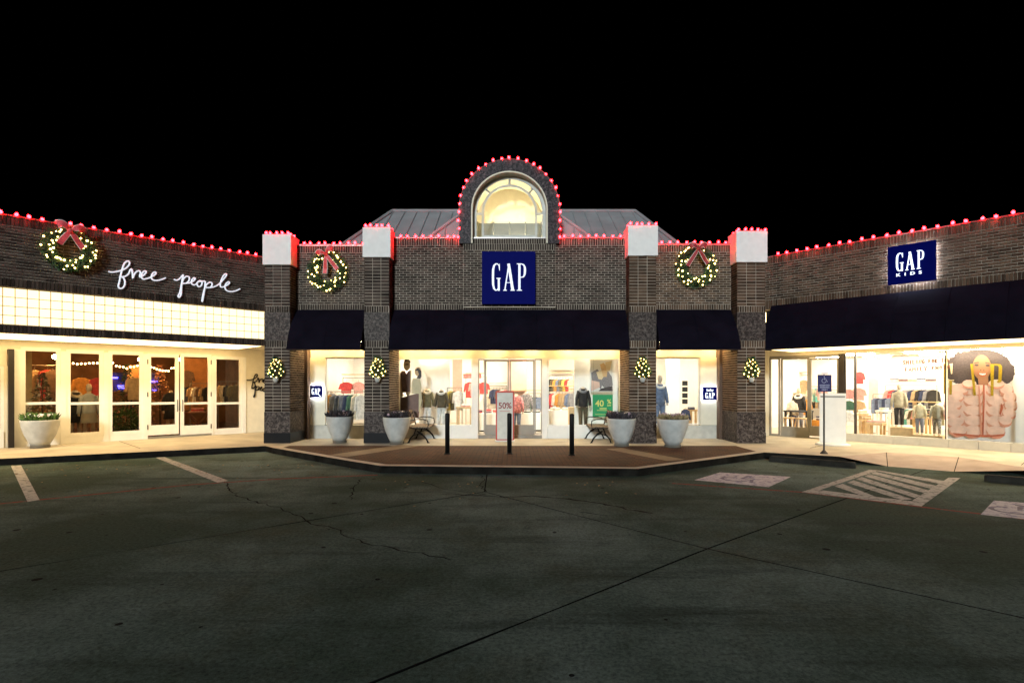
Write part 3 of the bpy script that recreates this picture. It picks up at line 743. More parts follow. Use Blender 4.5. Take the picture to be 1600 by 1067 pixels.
for a, b in ((1320, 1335.5), (1336.5, 1478), (1478.5, 1606), (1606.5, 1700)):
    ua0, ub_ = RF.u(a, WR), RF.u(b, WR); o = link('window', None, RB)
    for fu in (ua0, ub_-.02): box(fu, fu+.02, WR, WR+.06, zst, zwt+.02).build('frame', DARKM if a < 1337 else WHITE, o)
    MB().add([(ua0+.02, WR+.03, zst), (ub_-.02, WR+.03, zst), (ub_-.02, WR+.03, zwt+.02), (ua0+.02, WR+.03, zwt+.02)], [(0, 1, 2, 3)]).build('pane', GLASS, o)
box(RF.u(1311, WR), RF.u(1319.7, WR), WR-.05, WR+.15, SW, zwt+.02).build('post', DARKM, RB)
for a, b, nm in ((1202, 1218.5, 'sidelight'), (1220, 1264, 'door'), (1264.5, 1310.5, 'door')):
    o, u0_, u1_, z0, z1 = rect_frame(RB, RF, WR, a, 559, b, 682 if nm == 'door' else 680, ALU, .05, nm)
    if nm == 'door': box(u0_+.05, u1_-.05, WR+.005, WR+.055, z0+.05, z0+.3).build('kick_rail', ALU, o)
box(RF.u(1203, WR), RF.u(1310.5, WR), WR-.02, WR+.1, RF.z(1264, 558.5, WR), zwt+.02).build('door_header', ALU, RB)
box(-1.9, uR, WR+.2, WR+8, SW-.05, SW+.02).build('shop_floor', MATS['shop_floor'], RB)
box(-1.9, uR, WR+6.5, WR+6.6, SW, zsoR+.05).build('back_wall', IWHITE, RB)
box(-1.9, -.3, .9, WR+7, zsoR+.06, zsoR+.13).build('soffit', CREAM, RB)
for u in (-1.9, uR-.1): box(u, u+.1, WR+.2, WR+6.5, SW, zsoR+.05).build('side_wall', IWHITE, RB)
for x in (-.7, .9, 2.6, 4.4, 6.4, 8.6):
    for y in (WR+1.3, WR+3.4, WR+5.4): box(x-.4, x+.4, y-.13, y+.13, zsoR+.0, zsoR+.055).build('ceiling_light', CEIL_L, RB)
panel(RF, RB, 'blush_wall', 1357, 1372, 556, 640, WR+4.2, mat('soft_blush', (.7, .52, .45), .7))


# ================================================================== lights strung along the parapets
bulb_me = MB().loft([(0, 0, 0, .014, .014), (0, 0, .014, .028, .028), (0, 0, .040, .036, .036), (0, 0, .068, .022, .022), (0, 0, .08, .004, .004)], 10).mesh('bulb', RED_B)
CABLE = mat('light_cable', (.35, .10, .10), .6)
def string_lights(fr, label, paths, step=None):
    t = thing('string_lights', label, 'string lights', (fr.o.x, fr.o.y, 0), fr.a, 'red light strings along the rooflines')
    for pts, n in paths:
        pts = [Vector(p) for p in pts]
        MB().tube(pts, .008, 5).build('cable', CABLE, t)
        seg = [(b-a).length for a, b in zip(pts, pts[1:])]; tot = sum(seg)
        for k in range(n):
            d = tot * (k + .5) / n; i = 0
            while i < len(seg)-1 and d > seg[i]: d -= seg[i]; i += 1
            p = pts[i].lerp(pts[i+1], d/seg[i])
            o = link('bulb', bulb_me, t); o.location = p + Vector((0, 0, .004))
            o.rotation_euler = (random.uniform(-.7, .7), random.uniform(-.7, .7), 0); o.location.z += random.uniform(-.012, .012)
    return t
du = (LF.u(399) - LF.u(1.3)) / 23
nL = 30
string_lights(LF, 'red bulbs along the roof edge over the glass block band', [([(LF.u(399)-du*(nL-.5), -.06, zpL+.02), (LF.u(399)+du/2, -.06, zpL+.02)], nL)])
du = (RF.u(1584) - RF.u(1217)) / 19; nR = 28
string_lights(RF, 'red bulbs along the roof edge above the halo lit blue sign', [([(RF.u(1217)-du/2, -.06, zpR+.02), (RF.u(1217)+du*(nR-.5), -.06, zpR+.02)], nR)])
def cap_path(i):
    x0, x1, zc, zt = pillars[i]; x0 += .03; x1 -= .025; z = zt + .012
    return [(x0, .42, z), (x0, -.01, z), (x1, -.01, z), (x1, .42, z)]
string_lights(CF, 'red bulbs round the cap of the pillar beside the small black script lettering', [(cap_path(0), 9)])
string_lights(CF, 'red bulbs on the parapet over the wreath with the upright red bow', [([(pillars[0][1]+.14, WF-.07, 5.79), (pillars[1][0]-.04, WF-.07, 5.79)], 9)])
string_lights(CF, 'red bulbs round the pillar cap between the bowed wreath and the wide awning', [(cap_path(1), 9)])
ar = [(ua + (Ro+.012)*math.cos(PI - PI*i/40), .27, zs + (Ro+.012)*math.sin(PI*i/40)) for i in range(41)]
string_lights(CF, 'red bulbs outlining the round arch and the parapets beside it',
    [([(pillars[1][1]+.12, WF-.07, 5.99), (ua-Ro-.03, WF-.07, 5.99)], 8), ([(ua-Ro-.012, .27, zsb+.03)] + ar + [(ua+Ro+.012, .27, zsb+.03)], 27), ([(ua+Ro+.03, WF-.07, 5.99), (pillars[2][0]-.05, WF-.07, 5.99)], 8)])
string_lights(CF, 'red bulbs round the pillar cap between the wide awning and the dark bowed wreath', [(cap_path(2), 9)])
string_lights(CF, 'red bulbs on the parapet over the wreath with the dark red bow', [([(pillars[2][1]+.14, WF-.07, 5.81), (pillars[3][0]-.04, WF-.07, 5.81)], 9)])
string_lights(CF, 'red bulbs round the cap of the pillar beside the long navy awning', [(cap_path(3), 9)])

# ================================================================== signs
def ribbon2(mb, pts, ws, y0, y1, mi=0):
    """flat stroke of changing width in the x,z plane"""
    n = len(pts); Lf, Rt = [], []
    for i in range(n):
        a, b = Vector(pts[max(i-1, 0)]), Vector(pts[min(i+1, n-1)]); t = (b-a).normalized(); nn = Vector((-t.y, t.x)) * (ws[i] if isinstance(ws, (list, tuple)) else ws) / 2
        Lf.append(Vector(pts[i]) + nn); Rt.append(Vector(pts[i]) - nn)
    for i in range(n-1):
        mb.prism([tuple(Rt[i]), tuple(Rt[i+1]), tuple(Lf[i+1]), tuple(Lf[i])], y0, y1, mi)
def gap_letter(ch, x, z, w, h, y0, y1):
    """tall narrow serif capital, lower left corner x, z"""
    mb = MB(); T = .24*w; t = .09*w; P = lambda a, b: (x + a*w, z + b*h)
    if ch == 'G':
        pts = [P(.86, .80), P(.82, .92), P(.66, .985), P(.45, .985), P(.26, .92), P(.16, .78), P(.14, .5), P(.16, .22), P(.26, .08), P(.45, .015), P(.64, .04), P(.78, .12)]
        ribbon2(mb, pts, [t, t*1.1, t*1.2, t*1.6, T*.85, T, T, T, T*.85, t*1.6, t*1.2, t*1.1], y0, y1)
        mb.box(x+.68*w, x+.9*w, y0, y1, z, z+.44*h); mb.box(x+.52*w, x+1.0*w, y0, y1, z+.44*h, z+.47*h); mb.box(x+.84*w, x+.9*w, y0, y1, z+.74*h, z+.99*h)
    if ch == 'A':
        ribbon2(mb, [P(.14, .02), P(.5, .99)], t*1.2, y0, y1); ribbon2(mb, [P(.47, .99), P(.84, .02)], T, y0+.001, y1)
        ribbon2(mb, [P(.24, .3), P(.74, .3)], .05*w, y0+.002, y1)
        mb.box(x, x+.32*w, y0, y1, z, z+.03*h); mb.box(x+.64*w, x+1.02*w, y0+.001, y1, z, z+.03*h)
    if ch == 'P':
        mb.box(x+.16*w, x+.4*w, y0, y1, z+.03*h, z+.97*h); mb.box(x, x+.56*w, y0, y1, z, z+.03*h); mb.box(x, x+.5*w, y0, y1, z+.97*h, z+h)
        ribbon2(mb, [P(.5, .985), P(.74, .95), P(.86, .86), P(.88, .74), P(.84, .6), P(.72, .51), P(.4, .49)], [t, t*1.6, T*.9, T, T*.9, t*1.6, t], y0+.001, y1)
    return mb
def text_mesh(body, size, m, ext_=.002):
    c = bpy.data.curves.new('text', 'FONT'); c.body = body; c.size = size; c.extrude = ext_; c.align_x = 'CENTER'; c.align_y = 'CENTER'; c.offset = size*.018
    o = bpy.data.objects.new('text', c); COL.objects.link(o); bpy.context.view_layer.update()
    me = bpy.data.meshes.new_from_object(o.evaluated_get(bpy.context.evaluated_depsgraph_get())); COL.objects.unlink(o); bpy.data.objects.remove(o)
    me.materials.clear(); me.materials.append(m); return me
def text(name, body, size, m, parent, loc, sx=1.0):
    o = link(name, text_mesh(body, size, m), parent); o.location = loc; o.rotation_euler = (PI/2, 0, 0); o.scale = (sx, 1, 1); return o
# big blue square sign
ws_ = .14
u0, u1 = CF.u(753, ws_), CF.u(836.5, ws_); z0, z1 = CF.z(796, 475, ws_), CF.z(796, 393, ws_)
sg = at(CF, 'store_sign', 'large square blue sign with tall white letters under the arch', 'sign', 0, 0, 0)
box(u0, u1, ws_, .298, z0, z1).build('panel', BLUE, sg)
k = lambda px: CF.u(px, ws_)
zl0, zl1 = CF.z(796, 454.5, ws_), CF.z(796, 412, ws_)
for ch, a, b in (('G', 768.3, 782.3), ('A', 786.3, 804), ('P', 807.5, 822)):
    gap_letter(ch, k(a), zl0, k(b)-k(a), zl1-zl0, ws_-.025, ws_-.002).build('letter', WLET, sg)
# halo lit sign on the right store
wk = -.16
u0, u1 = RF.u(1387, wk), RF.u(1462, wk); um = (1387+1462)/2
z0, z1 = RF.z(um, 441.5, wk), RF.z(um, 380.5, wk)
sg = at(RF, 'store_sign', 'square navy sign glowing at its edges on the brown brick wall', 'sign', 0, 0, 0)
box(u0, u1, wk, wk+.08, z0, z1).build('panel', BLUE, sg)
box(u0+.04, u1-.04, wk+.085, wk+.125, z0+.04, z1-.04).build('halo_lamp', HALO, sg)
for x_ in (u0+.2, u1-.2): MB().tube([(x_, wk+.12, (z0+z1)/2), (x_, -.012, (z0+z1)/2)], .02, 6).build('bracket', BLACK, sg)
kz = lambda px: RF.u(px, wk)
a0, a1 = RF.z(um, 421.5, wk), RF.z(um, 393, wk)
for ch, a, b in (('G', 1400, 1412), ('A', 1415, 1429), ('P', 1432.5, 1444)):
    gap_letter(ch, kz(a), a0, kz(b)-kz(a), a1-a0, wk-.02, wk-.002).build('letter', LITLET, sg)
for ch, px_ in zip('KIDS', (1403.5, 1414.5, 1426, 1438)):
    o = text('letter', ch, .10, LITLET, sg, (kz(px_), wk-.01, RF.z(um, 427.5, wk)), 1.4)
# small blue signs
def small_sign(px0, px1, py0, py1, label, top=None):
    w = WS - .13; u0, u1 = CF.u(px0, w), CF.u(px1, w); z1, z0 = CF.z(px0, py0, w), CF.z(px0, py1, w)
    s = at(CF, 'store_sign', label, 'sign', 0, 0, 0)
    box(u0, u1, w, w+.045, z0, z1).build('panel', BLUE, s)
    box(u0+.015, u1-.015, w+.05, w+.085, z0+.015, z1-.015).build('halo_lamp', HALO, s)
    W = u1-u0; H = z1-z0; hh = .5*H if not top else .42*H; zb_ = z0 + .25*H if not top else z0+.14*H
    for j, ch in enumerate('GAP'): gap_letter(ch, u0+W*(.16+.235*j), zb_, W*.2, hh, w-.012, w-.001).build('letter', LITLET, s)
    if top: text('letter', top, .1, LITLET, s, ((u0+u1)/2, w-.006, z0+.76*H), 1.1)
    else: MB().tube([(u0+.74*W, w-.006, z0+.24*H), (u0+.80*W, w-.006, z0+.14*H), (u0+.90*W, w-.006, z0+.08*H)], .010, 5).build('tick_mark', LITLET, s)
small_sign(484, 503.5, 602, 621, 'small square lit blue sign on the cream panel beside the coat rack window')
small_sign(1098.5, 1120, 604.5, 625, 'small square lit blue sign on the cream panel beside the blazer window', 'baby')
# handwritten lettering
free = [[(602,105),(620,109),(645,108),(690,98),(725,80),(745,55),(742,38),(728,36),(710,52),(697,88),(686,130),(678,170),(670,203),(678,218),(698,217),(713,195),(713,165),(698,142),(676,146)],
        [(690,142),(715,138),(738,122),(752,92),(762,93),(766,120),(768,150),(776,128),(793,106),(812,101),(820,114),(814,136),(822,142),(843,128),(858,110),(850,101),(834,113),(825,136),(836,156),(862,153),(893,142),(922,122),(920,109),(903,117),(893,142),(902,160),(930,166),(965,158),(990,148)]]
people = [[(1045,158),(1062,164),(1082,156),(1108,127),(1104,150),(1095,200),(1086,245),(1074,270),(1082,279),(1094,258),(1097,205),(1108,160),(1128,139),(1148,143),(1148,165),(1130,183),(1106,186)],
          [(1130,184),(1152,182),(1178,168),(1190,154),(1180,148),(1167,162),(1164,184),(1180,196),(1198,188),(1210,173),(1226,168),(1236,182),(1228,202),(1212,207),(1202,193),(1208,175),(1228,172),(1256,170)],
          [(1258,172),(1254,215),(1246,265),(1238,306),(1236,295),(1248,238),(1262,200),(1282,180),(1300,181),(1303,198),(1288,213),(1264,213)],
          [(1288,214),(1318,208),(1350,190),(1383,155),(1401,128),(1393,121),(1376,140),(1361,178),(1360,206),(1376,210),(1402,199),(1420,184),(1414,175),(1398,187),(1390,212),(1403,234),(1435,241),(1468,234),(1492,222)]]
def smooth(pts, n=4):
    out = []
    for i in range(len(pts)-1):
        p0, p1, p2, p3 = [Vector(pts[max(0, min(len(pts)-1, j))]) for j in (i-1, i, i+1, i+2)]
        for q in range(n):
            t = q/n; out.append(.5*((2*p1) + (p2-p0)*t + (2*p0-5*p1+4*p2-p3)*t*t + (3*p1-p0-3*p2+p3)*t**3))
    return out + [Vector(pts[-1])]
def script_sign(fr, w, words, m, r, label, standoff):
    s = at(fr, 'script_sign', label, 'sign', 0, 0, 0)
    for strokes, fn in words:
        word = link('word', None, s)
        for st in strokes:
            q = [fr.pix(*fn(x, y), w) for x, y in smooth(st)]
            MB().tube([(u, w - standoff, z) for u, z in q], r, 6).build('stroke', m, word)
    return s
bigf = lambda x, y: (30 + x/4.324, 400 + y/4.324)
script_sign(LF, -.05, [(free, bigf), (people, bigf)], WLET, .020, 'white handwritten lettering across the dark brick wall', .0)
sf = lambda x, y: (385.6 + (x-602)/4.324*.5, 593.5 + (y-105)/4.324*.5 - (x-602)*.006)
sp = lambda x, y: (392.7 + (x-1045)/4.324*.5, 606.5 + (y-158)/4.324*.5 - (x-1045)*.006)
script_sign(LF, WL-.04, [(free, sf), (people, sp)], BLACK, .017, 'small black handwritten lettering on the cream end wall', .0)
# lit slot lamp beside the long awning
wl = at(RF, 'wall_lamp', 'small glowing wall lamp between pillar and long awning', 'wall lamp', .0, 0, 0)
zl = RF.z(1203, 497, -.35)
box(-.02, .04, -.3, -.2, zl-.2, zl+.2).build('lamp_body', DARKM, wl); box(-.035, -.021, -.29, -.21, zl-.18, zl+.18).build('lens', glow('lamp_lens', (1, .8, .4), 9), wl)

# ================================================================== wreaths and little lit trees
mini_me = MB().ball((0, 0, 0), .017, 6, 4).mesh('bulb', WARM_B)
def wreath(fr, px, py, w, R, label, bow_tilt, bowm, seed, bow=1.0, tails=((-.45, -.75), (.62, -.8))):
    random.seed(seed); u, z = fr.pix(px, py, w)
    t = at(fr, 'wreath', label, 'wreath', u, w, z, 'lit wreaths on the brick walls')
    mb = MB(); r = R*.24; Rm = R - r*.95
    for i in range(2600):
        a = random.uniform(0, 2*PI); b = random.uniform(0, 2*PI); q = r*random.uniform(.25, 1.0)*random.uniform(.85, 1.15)
        c = Vector(((Rm + q*math.cos(b))*math.cos(a), -r*.75 + q*math.sin(b)*.8, (Rm + q*math.cos(b))*math.sin(a)))
        d = Vector((math.cos(b)*math.cos(a), math.sin(b), math.cos(b)*math.sin(a))) + Vector((-math.sin(a), 0, math.cos(a)))*random.uniform(.2, 1) + Vector([random.uniform(-.4, .4) for _ in range(3)])
        mb.leaf(c, d, random.uniform(.06, .11), random.uniform(.006, .012))
    tag(mb.build('foliage', LEAF, t), kind='stuff')
    rg = MB().tube([(Rm*math.cos(2*PI*i/36), -r*.75, Rm*math.sin(2*PI*i/36)) for i in range(37)], r*.45, 8).build('ring', mat('dark_green_core', (.008, .018, .008), .9), t)
    for i in range(52):
        a = 2*PI*(i + random.uniform(-.4, .4))/52; b = random.uniform(-PI, 0)*.9 - .15
        if math.cos(a - PI/2) > .93 and i % 2: continue
        o = link('bulb', mini_me, t); o.location = ((Rm + r*1.05*math.cos(b))*math.cos(a), -r*.75 + r*1.0*math.sin(b), (Rm + r*1.05*math.cos(b))*math.sin(a))
        s = random.uniform(.75, 1.35); o.scale = (s, s, s)
    # bow: two loops, knot, two tails with pale edges
    bw = link('bow', None, t); y = -r*1.9; zt = R*.80
    c, s = math.cos(bow_tilt), math.sin(bow_tilt); B = R*.55*bow
    def rot(x, zz_): return (x*c - zz_*s, zt + x*s + zz_*c)
    def strip(pts, wid, name):
        mb = MB(); n = len(pts); vs = []
        for i, (x, yy, z_) in enumerate(pts):
            tx, tz = pts[min(i+1, n-1)][0]-pts[max(i-1, 0)][0], pts[min(i+1, n-1)][2]-pts[max(i-1, 0)][2]
            l = math.hypot(tx, tz) or 1; nx, nz = -tz/l*wid[i]/2, tx/l*wid[i]/2
            vs += [(x-nx, yy, z_-nz), (x-nx*.84, yy-.004, z_-nz*.84), (x+nx*.84, yy-.004, z_+nz*.84), (x+nx, yy, z_+nz)]
        for i in range(n-1):
            for j in range(3): mb.add([vs[i*4+j], vs[i*4+j+1], vs[i*4+4+j+1], vs[i*4+4+j]], [(0, 1, 2, 3)], 0 if j == 1 else 1)
        mb.build(name, [bowm, RIBW], bw)
    for sg_ in (-1, 1):
        lp = []
        for i in range(9):
            q = i/8; x, zz_ = rot(sg_*B*(.1 + .85*q), B*(.1 + .35*math.sin(q*PI*.8))); lp.append((x, y - .05*math.sin(q*PI), zz_))
        strip(lp, [B*(.18 + .5*math.sin(min(1, i/6)*PI/2)) for i in range(9)], 'loop')
    for tx, tz in tails:
        strip([(tx*R*q, y + .03*q - .02*math.sin(q*6), zt + tz*R*q) for q in (0, .25, .5, .75, 1)], [B*.2, B*.42, B*.48, B*.5, B*.52], 'tail')
    MB().ball((0, y-.03, zt), .055, 8, 6).build('knot', bowm, bw)
    return t
wreath(LF, 107, 391, -.03, .50, 'lit wreath with wide pink bow on the wall over the glass blocks', -.12, mat('pink_ribbon', (.80, .09, .11), .5, var=.3, scale=30), 11, .95, ((-.38, -.62), (.5, -.7)))
wreath(CF, 514, 425, WF-.04, .56, 'lit wreath with upright red bow between two pillars', .35, RIBBON, 12, .8, ((-.08, -.95), (.55, -.75)))
wreath(CF, 1086, 418, WF-.04, .58, 'lit wreath with dark red bow, densely covered in bulbs', .0, mat('dark_red_ribbon', (.34, .025, .03), .5, var=.3, scale=30), 13, .75, ((-.5, -.8), (.5, -.7)))
def wall_tree(px, pyb, pyt, label, seed):
    random.seed(seed); u, z = CF.pix(px, pyb, -.1); zt = CF.z(px, pyt, -.1); H = zt - z
    t = at(CF, 'wall_tree', label, 'small tree', u, -.02, z, 'little lit trees hung on the pillars')
    MB().loft([(0, -.09, 0, .05, .045), (0, -.09, .07, .075, .06), (0, -.09, .13, .085, .07)], 12).build('pot', POT, t, True)
    mb = MB(); b0 = .1
    def rad(f): return .24*(math.sin(min(1, f*3.2)*PI/2))*(1-f)**.7 + .03
    for i in range(1300):
        f = random.random()**1.2; a = random.uniform(PI, 2*PI); q = rad(f)*random.uniform(.3, 1)
        c = (q*math.cos(a), -.06 + q*math.sin(a)*.7, b0 + f*(H-b0)*.92)
        mb.leaf(c, (math.cos(a), math.sin(a), random.uniform(-.2, .9)), random.uniform(.05, .1), random.uniform(.006, .012))
    tag(mb.build('foliage', LEAF, t), kind='stuff')
    MB().tube([(0, -.06, .1), (0, -.05, H*.9)], [.02, .006], 6).build('trunk', mat('twig', (.06, .04, .025), .9), t)
    for i in range(24):
        f = (i+.5)/24*.95; a = PI + PI*((i*.618) % 1); q = rad(f)*1.05
        o = link('bulb', mini_me, t); o.location = (q*math.cos(a), -.06 + q*math.sin(a)*.75, b0 + f*(H-b0)*.92); s = random.uniform(.6, 1.0); o.scale = (s, s, s)
wall_tree(431, 597, 556, 'little lit tree on the pillar beside the small black script lettering', 21)
wall_tree(590, 597, 555, 'little lit tree on the pillar beside the coat rack window', 22)
wall_tree(1004, 597, 555, 'little lit tree on the pillar between sale poster and blazer window', 23)
wall_tree(1174, 597, 556, 'little lit tree on the pillar beside the long navy awning', 24)

# ================================================================== street furniture
def planter(x, y, r, h, label, kind, seed):
    random.seed(seed); t = thing('planter', label, 'planter', (x, y, SW), 0, 'white bowl planters on the sidewalk')
    MB().lathe([(r*.50, 0), (r*.52, .03), (r*.50, .07)]).build('foot', mat('planter_foot', (.12, .11, .09), .8), t, True)
    pr = [(r*.47, .07), (r*.62, h*.25), (r*.80, h*.48), (r*.93, h*.72), (r*.98, h*.9), (r, h*.97), (r*.99, h), (r*.92, h), (r*.9, h*.9)]
    MB().lathe(pr, 40).build('bowl', POT, t, True)
    MB().lathe([(r*.9, h*.9), (r*.6, h*.95), (.01, h*.98)], 24).build('soil', SOIL, t)
    fl = MB(); pt = MB()
    for i in range(620):
        a = random.uniform(0, 2*PI); q = r*.9*math.sqrt(random.random()); z = h*.95
        hgt = random.uniform(.02, .17 if kind != 'dry' else .12)
        d = (random.uniform(-.8, .8), random.uniform(-.8, .8), 1)
        fl.leaf((q*math.cos(a), q*math.sin(a), z + hgt*.3), d, hgt + .05, random.uniform(.012, .03))
    tag(fl.build('leaves', LEAF2 if kind == 'pansy' else (DUSTY if kind != 'dry' else mat('pale_grass', (.25, .2, .1), .8, island=.4)), t), kind='stuff')
    for i in range(34 if kind == 'pansy' else 16):
        a = random.uniform(0, 2*PI); q = r*.88*math.sqrt(random.random()); z = h + random.uniform(.03, .13)
        c = Vector((q*math.cos(a), q*math.sin(a), z)); n = Vector((random.uniform(-.5, .5), -1, random.uniform(.2, 1))).normalized()
        e1 = n.cross(Vector((0, 0, 1))).normalized(); e2 = n.cross(e1); rr = random.uniform(.022, .038)
        for j in range(5):
            b = 2*PI*j/5; cc = c + (e1*math.cos(b) + e2*math.sin(b))*rr*.7
            pt.add([cc + (e1*math.cos(g_) + e2*math.sin(g_))*rr*.75 for g_ in [2*PI*q_/6 for q_ in range(6)]], [tuple(range(6))])
    tag(pt.build('flowers', PETAL if kind == 'pansy' else mat('mauve_petal', (.45, .33, .38), .7, island=.5), t), kind='stuff')
    if kind == 'paper':
        MB().loft([(.0, -.02, h+.04, .05, .03), (.03, -.02, h+.1, .12, .05), (.1, -.02, h+.14, .1, .05), (.17, 0, h+.17, .03, .02)], 9).build('crumpled_wrap', mat('paper_wrap', (.6, .5, .42), .8, var=.3), t)
for px, py, hw, label, kd, sd in ((63, 702, 30.5, 'white bowl planter full of white pansies before the white framed doors', 'pansy', 31),
        (531, 694.5, 21, 'white bowl planter standing alone between two pillars before the coat rack window', 'dark', 32),
        (620, 696.5, 21.5, 'white bowl planter before a pillar, beside the bench near the portrait poster', 'paper', 33),
        (971, 700, 22.5, 'white bowl planter beside the bench under the green sale poster', 'paper', 34),
        (1051, 701.5, 24.5, 'white bowl planter with pale dry grass before the blazer window', 'dry', 35)):
    x, y = g(px, py-3, SW); planter(x, y, hw/F*y*(.8 if hw > 30 else 1), .72 if hw > 30 else .74, label, kd, sd)
def bench(x, y, s, label):
    """end on to the street; s=+1 looks towards +x"""
    t = thing('bench', label, 'bench', (x, y, SW), 0, 'iron benches beside the middle doors')
    for yy in (0, 1.2):
        fr_ = link('end_frame', None, t)
        def tb(pts, r=.018): MB().tube([(s*a, yy, b) for a, b in pts], r, 6).build('bar', BLACK, fr_)
        tb([(.0, 0), (.05, .12), (.16, .24), (.22, .40)], .022); tb([(.56, 0), (.5, .12), (.38, .25), (.24, .33)], .022)
        tb([(-.02, .45), (.12, .41), (.52, .40)]); tb([(.52, .40), (.56, .5), (.54, .62), (.42, .66), (.2, .66), (.05, .62)], .016)
        tb([(.0, .4), (-.04, .6), (-.14, .88)], .02); tb([(.12, .2), (.28, .26), (.44, .2)], .012)
        for fx in (0.0, .56): box(min(s*(fx-.035), s*(fx+.035)), max(s*(fx-.035), s*(fx+.035)), yy-.03, yy+.03, 0, .018).build('foot', BLACK, fr_)
    for i in range(6): xx = s*(.03 + i*.09); box(min(xx, xx+s*.07), max(xx, xx+s*.07), -.03, 1.23, .425, .45).build('seat_slat', WOOD, t)
    for i in range(4):
        xx, zz_ = s*(-.035 - i*.03), .5 + i*.1; box(min(xx, xx+s*.022), max(xx, xx+s*.022), -.03, 1.23, zz_, zz_+.07).build('back_slat', WOOD, t)
bench(CF.u(638, .05), 15.26, 1, 'black iron bench with slatted seat beside the portrait poster window'); bench(CF.u(955, .05), 15.26, -1, 'black iron bench with slatted seat under the green sale poster')
def bollard(px, py, label):
    x, y = g(px, py, SW); t = thing('bollard', label, 'bollard', (x, y, SW), 0, 'black bollards in front of the doors')
    MB().lathe([(.085, 0), (.085, .012), (.06, .03)], 16).build('base_ring', BLACK, t)
    MB().lathe([(.055, .02), (.055, .93), (.048, .955), (.025, .968), (.004, .972)], 18).build('post', BLACK, t, True)
bollard(699, 709, 'black post bollard before the portrait poster window'); bollard(796, 709, 'black post bollard in front of the sale stand'); bollard(893.5, 711.5, 'black post bollard before the green sale poster window')
# 50% stand
x, y = g(789, 689, SW)
st = thing('sign_stand', 'silver sale stand with red edges reading 50% before the doors', 'sign stand', (x, y, SW), 0)
box(-.28, .28, -.14, .14, 0, .03).build('foot_plate', WHITE, st); box(-.265, .265, -.03, .03, .03, 1.45).build('board', RED, st)
box(-.225, .225, -.036, -.031, .06, 1.40).build('print', SILV, st); text('lettering', '50%', .24, mat('deep_red', (.26, .02, .015), .5), st, (.0, -.04, 1.02), .95)
box(-.15, .15, -.0395, -.0375, .86, .872).build('print_line', RED, st)
# white board and access sign before the right store
x, y = g(1301, 695, SW)
bd = thing('display_board', 'tall blank white board standing before the glass doors', 'board', (x, y, SW), RF.a*.55)
box(-.31, .31, -.03, .03, .05, 1.40).build('board', WHITE, bd); box(-.29, .29, -.036, -.031, 1.29, 1.33).build('clip_bar', ALU, bd)
MB().loft([(0, 0, 0, .42, .3), (0, 0, .03, .42, .3), (0, 0, .055, .36, .22)], 24).build('base', WHITE, bd, True)
x, y = g(1287.5, 708.5, SW)
hs = thing('access_sign', 'blue wheelchair parking sign on a thin steel post', 'sign', (x, y, SW), -.12)
MB().tube([(0, 0, 0), (0, 0, 1.88)], .022, 8).build('post', mat('dark_post', (.06, .055, .05), .5, metal=.4), hs)
MB().loft([(0, 0, 0, .09, .09), (0, 0, .02, .08, .08), (0, 0, .08, .03, .03)], 12).build('base_flange', MATS['dark_post'], hs)
box(-.155, .155, -.036, -.026, 1.47, 1.87).build('plate', mat('sign_navy', (.02, .018, .10), .4), hs)
SYM = mat('sign_white', (.45, .45, .6), .5)
mb = MB(); wheelchair(mb, 0, 1.755, -.04, .17, .007); mb.build('symbol', SYM, hs)
text('lettering', 'RESERVED', .05, SYM, hs, (0, -.038, 1.62)); text('lettering', 'PARKING', .05, SYM, hs, (0, -.038, 1.57)); text('lettering', 'ONLY', .05, SYM, hs, (0, -.038, 1.515))
box(-.08, .08, -.034, -.024, 1.885, 1.92).build('top_plate', SYM, hs)
def wheel_stop(p, q, label):
    p, q = Vector(p), Vector(q); d = q - p; L_ = d.length; a = math.atan2(d.y, d.x)
    t = thing('wheel_stop', label, 'wheel stop', (p.x, p.y, 0), a, 'concrete wheel stops along the kerb')
    n = 6; pf = [(-.09, .001), (-.075, .10), (-.05, .125), (.05, .125), (.075, .10), (.09, .001)]
    v = [(x_, yy, z_) for x_ in (0, .04, L_-.04, L_) for yy, z_ in pf]
    for i in list(range(n)) + list(range(3*n, 4*n)): v[i] = (v[i][0], v[i][1]*.85, v[i][2]*.85)
    mb = MB(); mb.add(v, [(i*n+j, (i+1)*n+j, (i+1)*n+j+1, i*n+j+1)[::-1] for i in range(3) for j in range(n-1)] + [tuple(range(n)), tuple(range(4*n-1, 3*n-1, -1))])
    mb.build('block', mat('wheel_stop_concrete', (.025, .024, .02), .85, spec=.05, var=.4, scale=5, bump=.4), t)
    for f_ in (.18, .82): MB().lathe([(.018, .118), (.018, .13), (.004, .133)], 8).build('spike', BLACK, t).location = (L_*f_, 0, 0)
wheel_stop(g(1203, 720), g(1337, 731), 'dark concrete wheel stop beside the access sign post'); wheel_stop(g(1538, 751), g(1690, 765), 'dark concrete wheel stop beyond the hatched marking')
random.seed(5)
LEAFM = mat('dry_leaf', (.30, .20, .08), .8, island=.4)
lf = MB()
for i in range(90):
    c = random.choice([0, 0, 0, 1])
    if c == 0: q = random.random(); px, py = 20 + q*560, 728 - q*10 + random.gauss(0, 5) + random.expovariate(.12)
    elif c == 1: px, py = random.uniform(590, 1010), 752 + random.expovariate(.1)
    else: px, py = random.uniform(0, 1600), random.uniform(760, 1050)
    x, y = g(px, max(py, 727)); a = random.uniform(0, 2*PI); l = random.uniform(.02, .05)
    lf.add([(x, y, .004), (x + l*math.cos(a+.5), y + l*math.sin(a+.5), .012), (x + l*1.6*math.cos(a), y + l*1.6*math.sin(a), .006), (x + l*math.cos(a-.5), y + l*math.sin(a-.5), .014)], [(0, 3, 2, 1)])
tag(lf.build('fallen_leaves', LEAFM), 'small dry leaves scattered over the parking lot', 'leaves', kind='stuff')

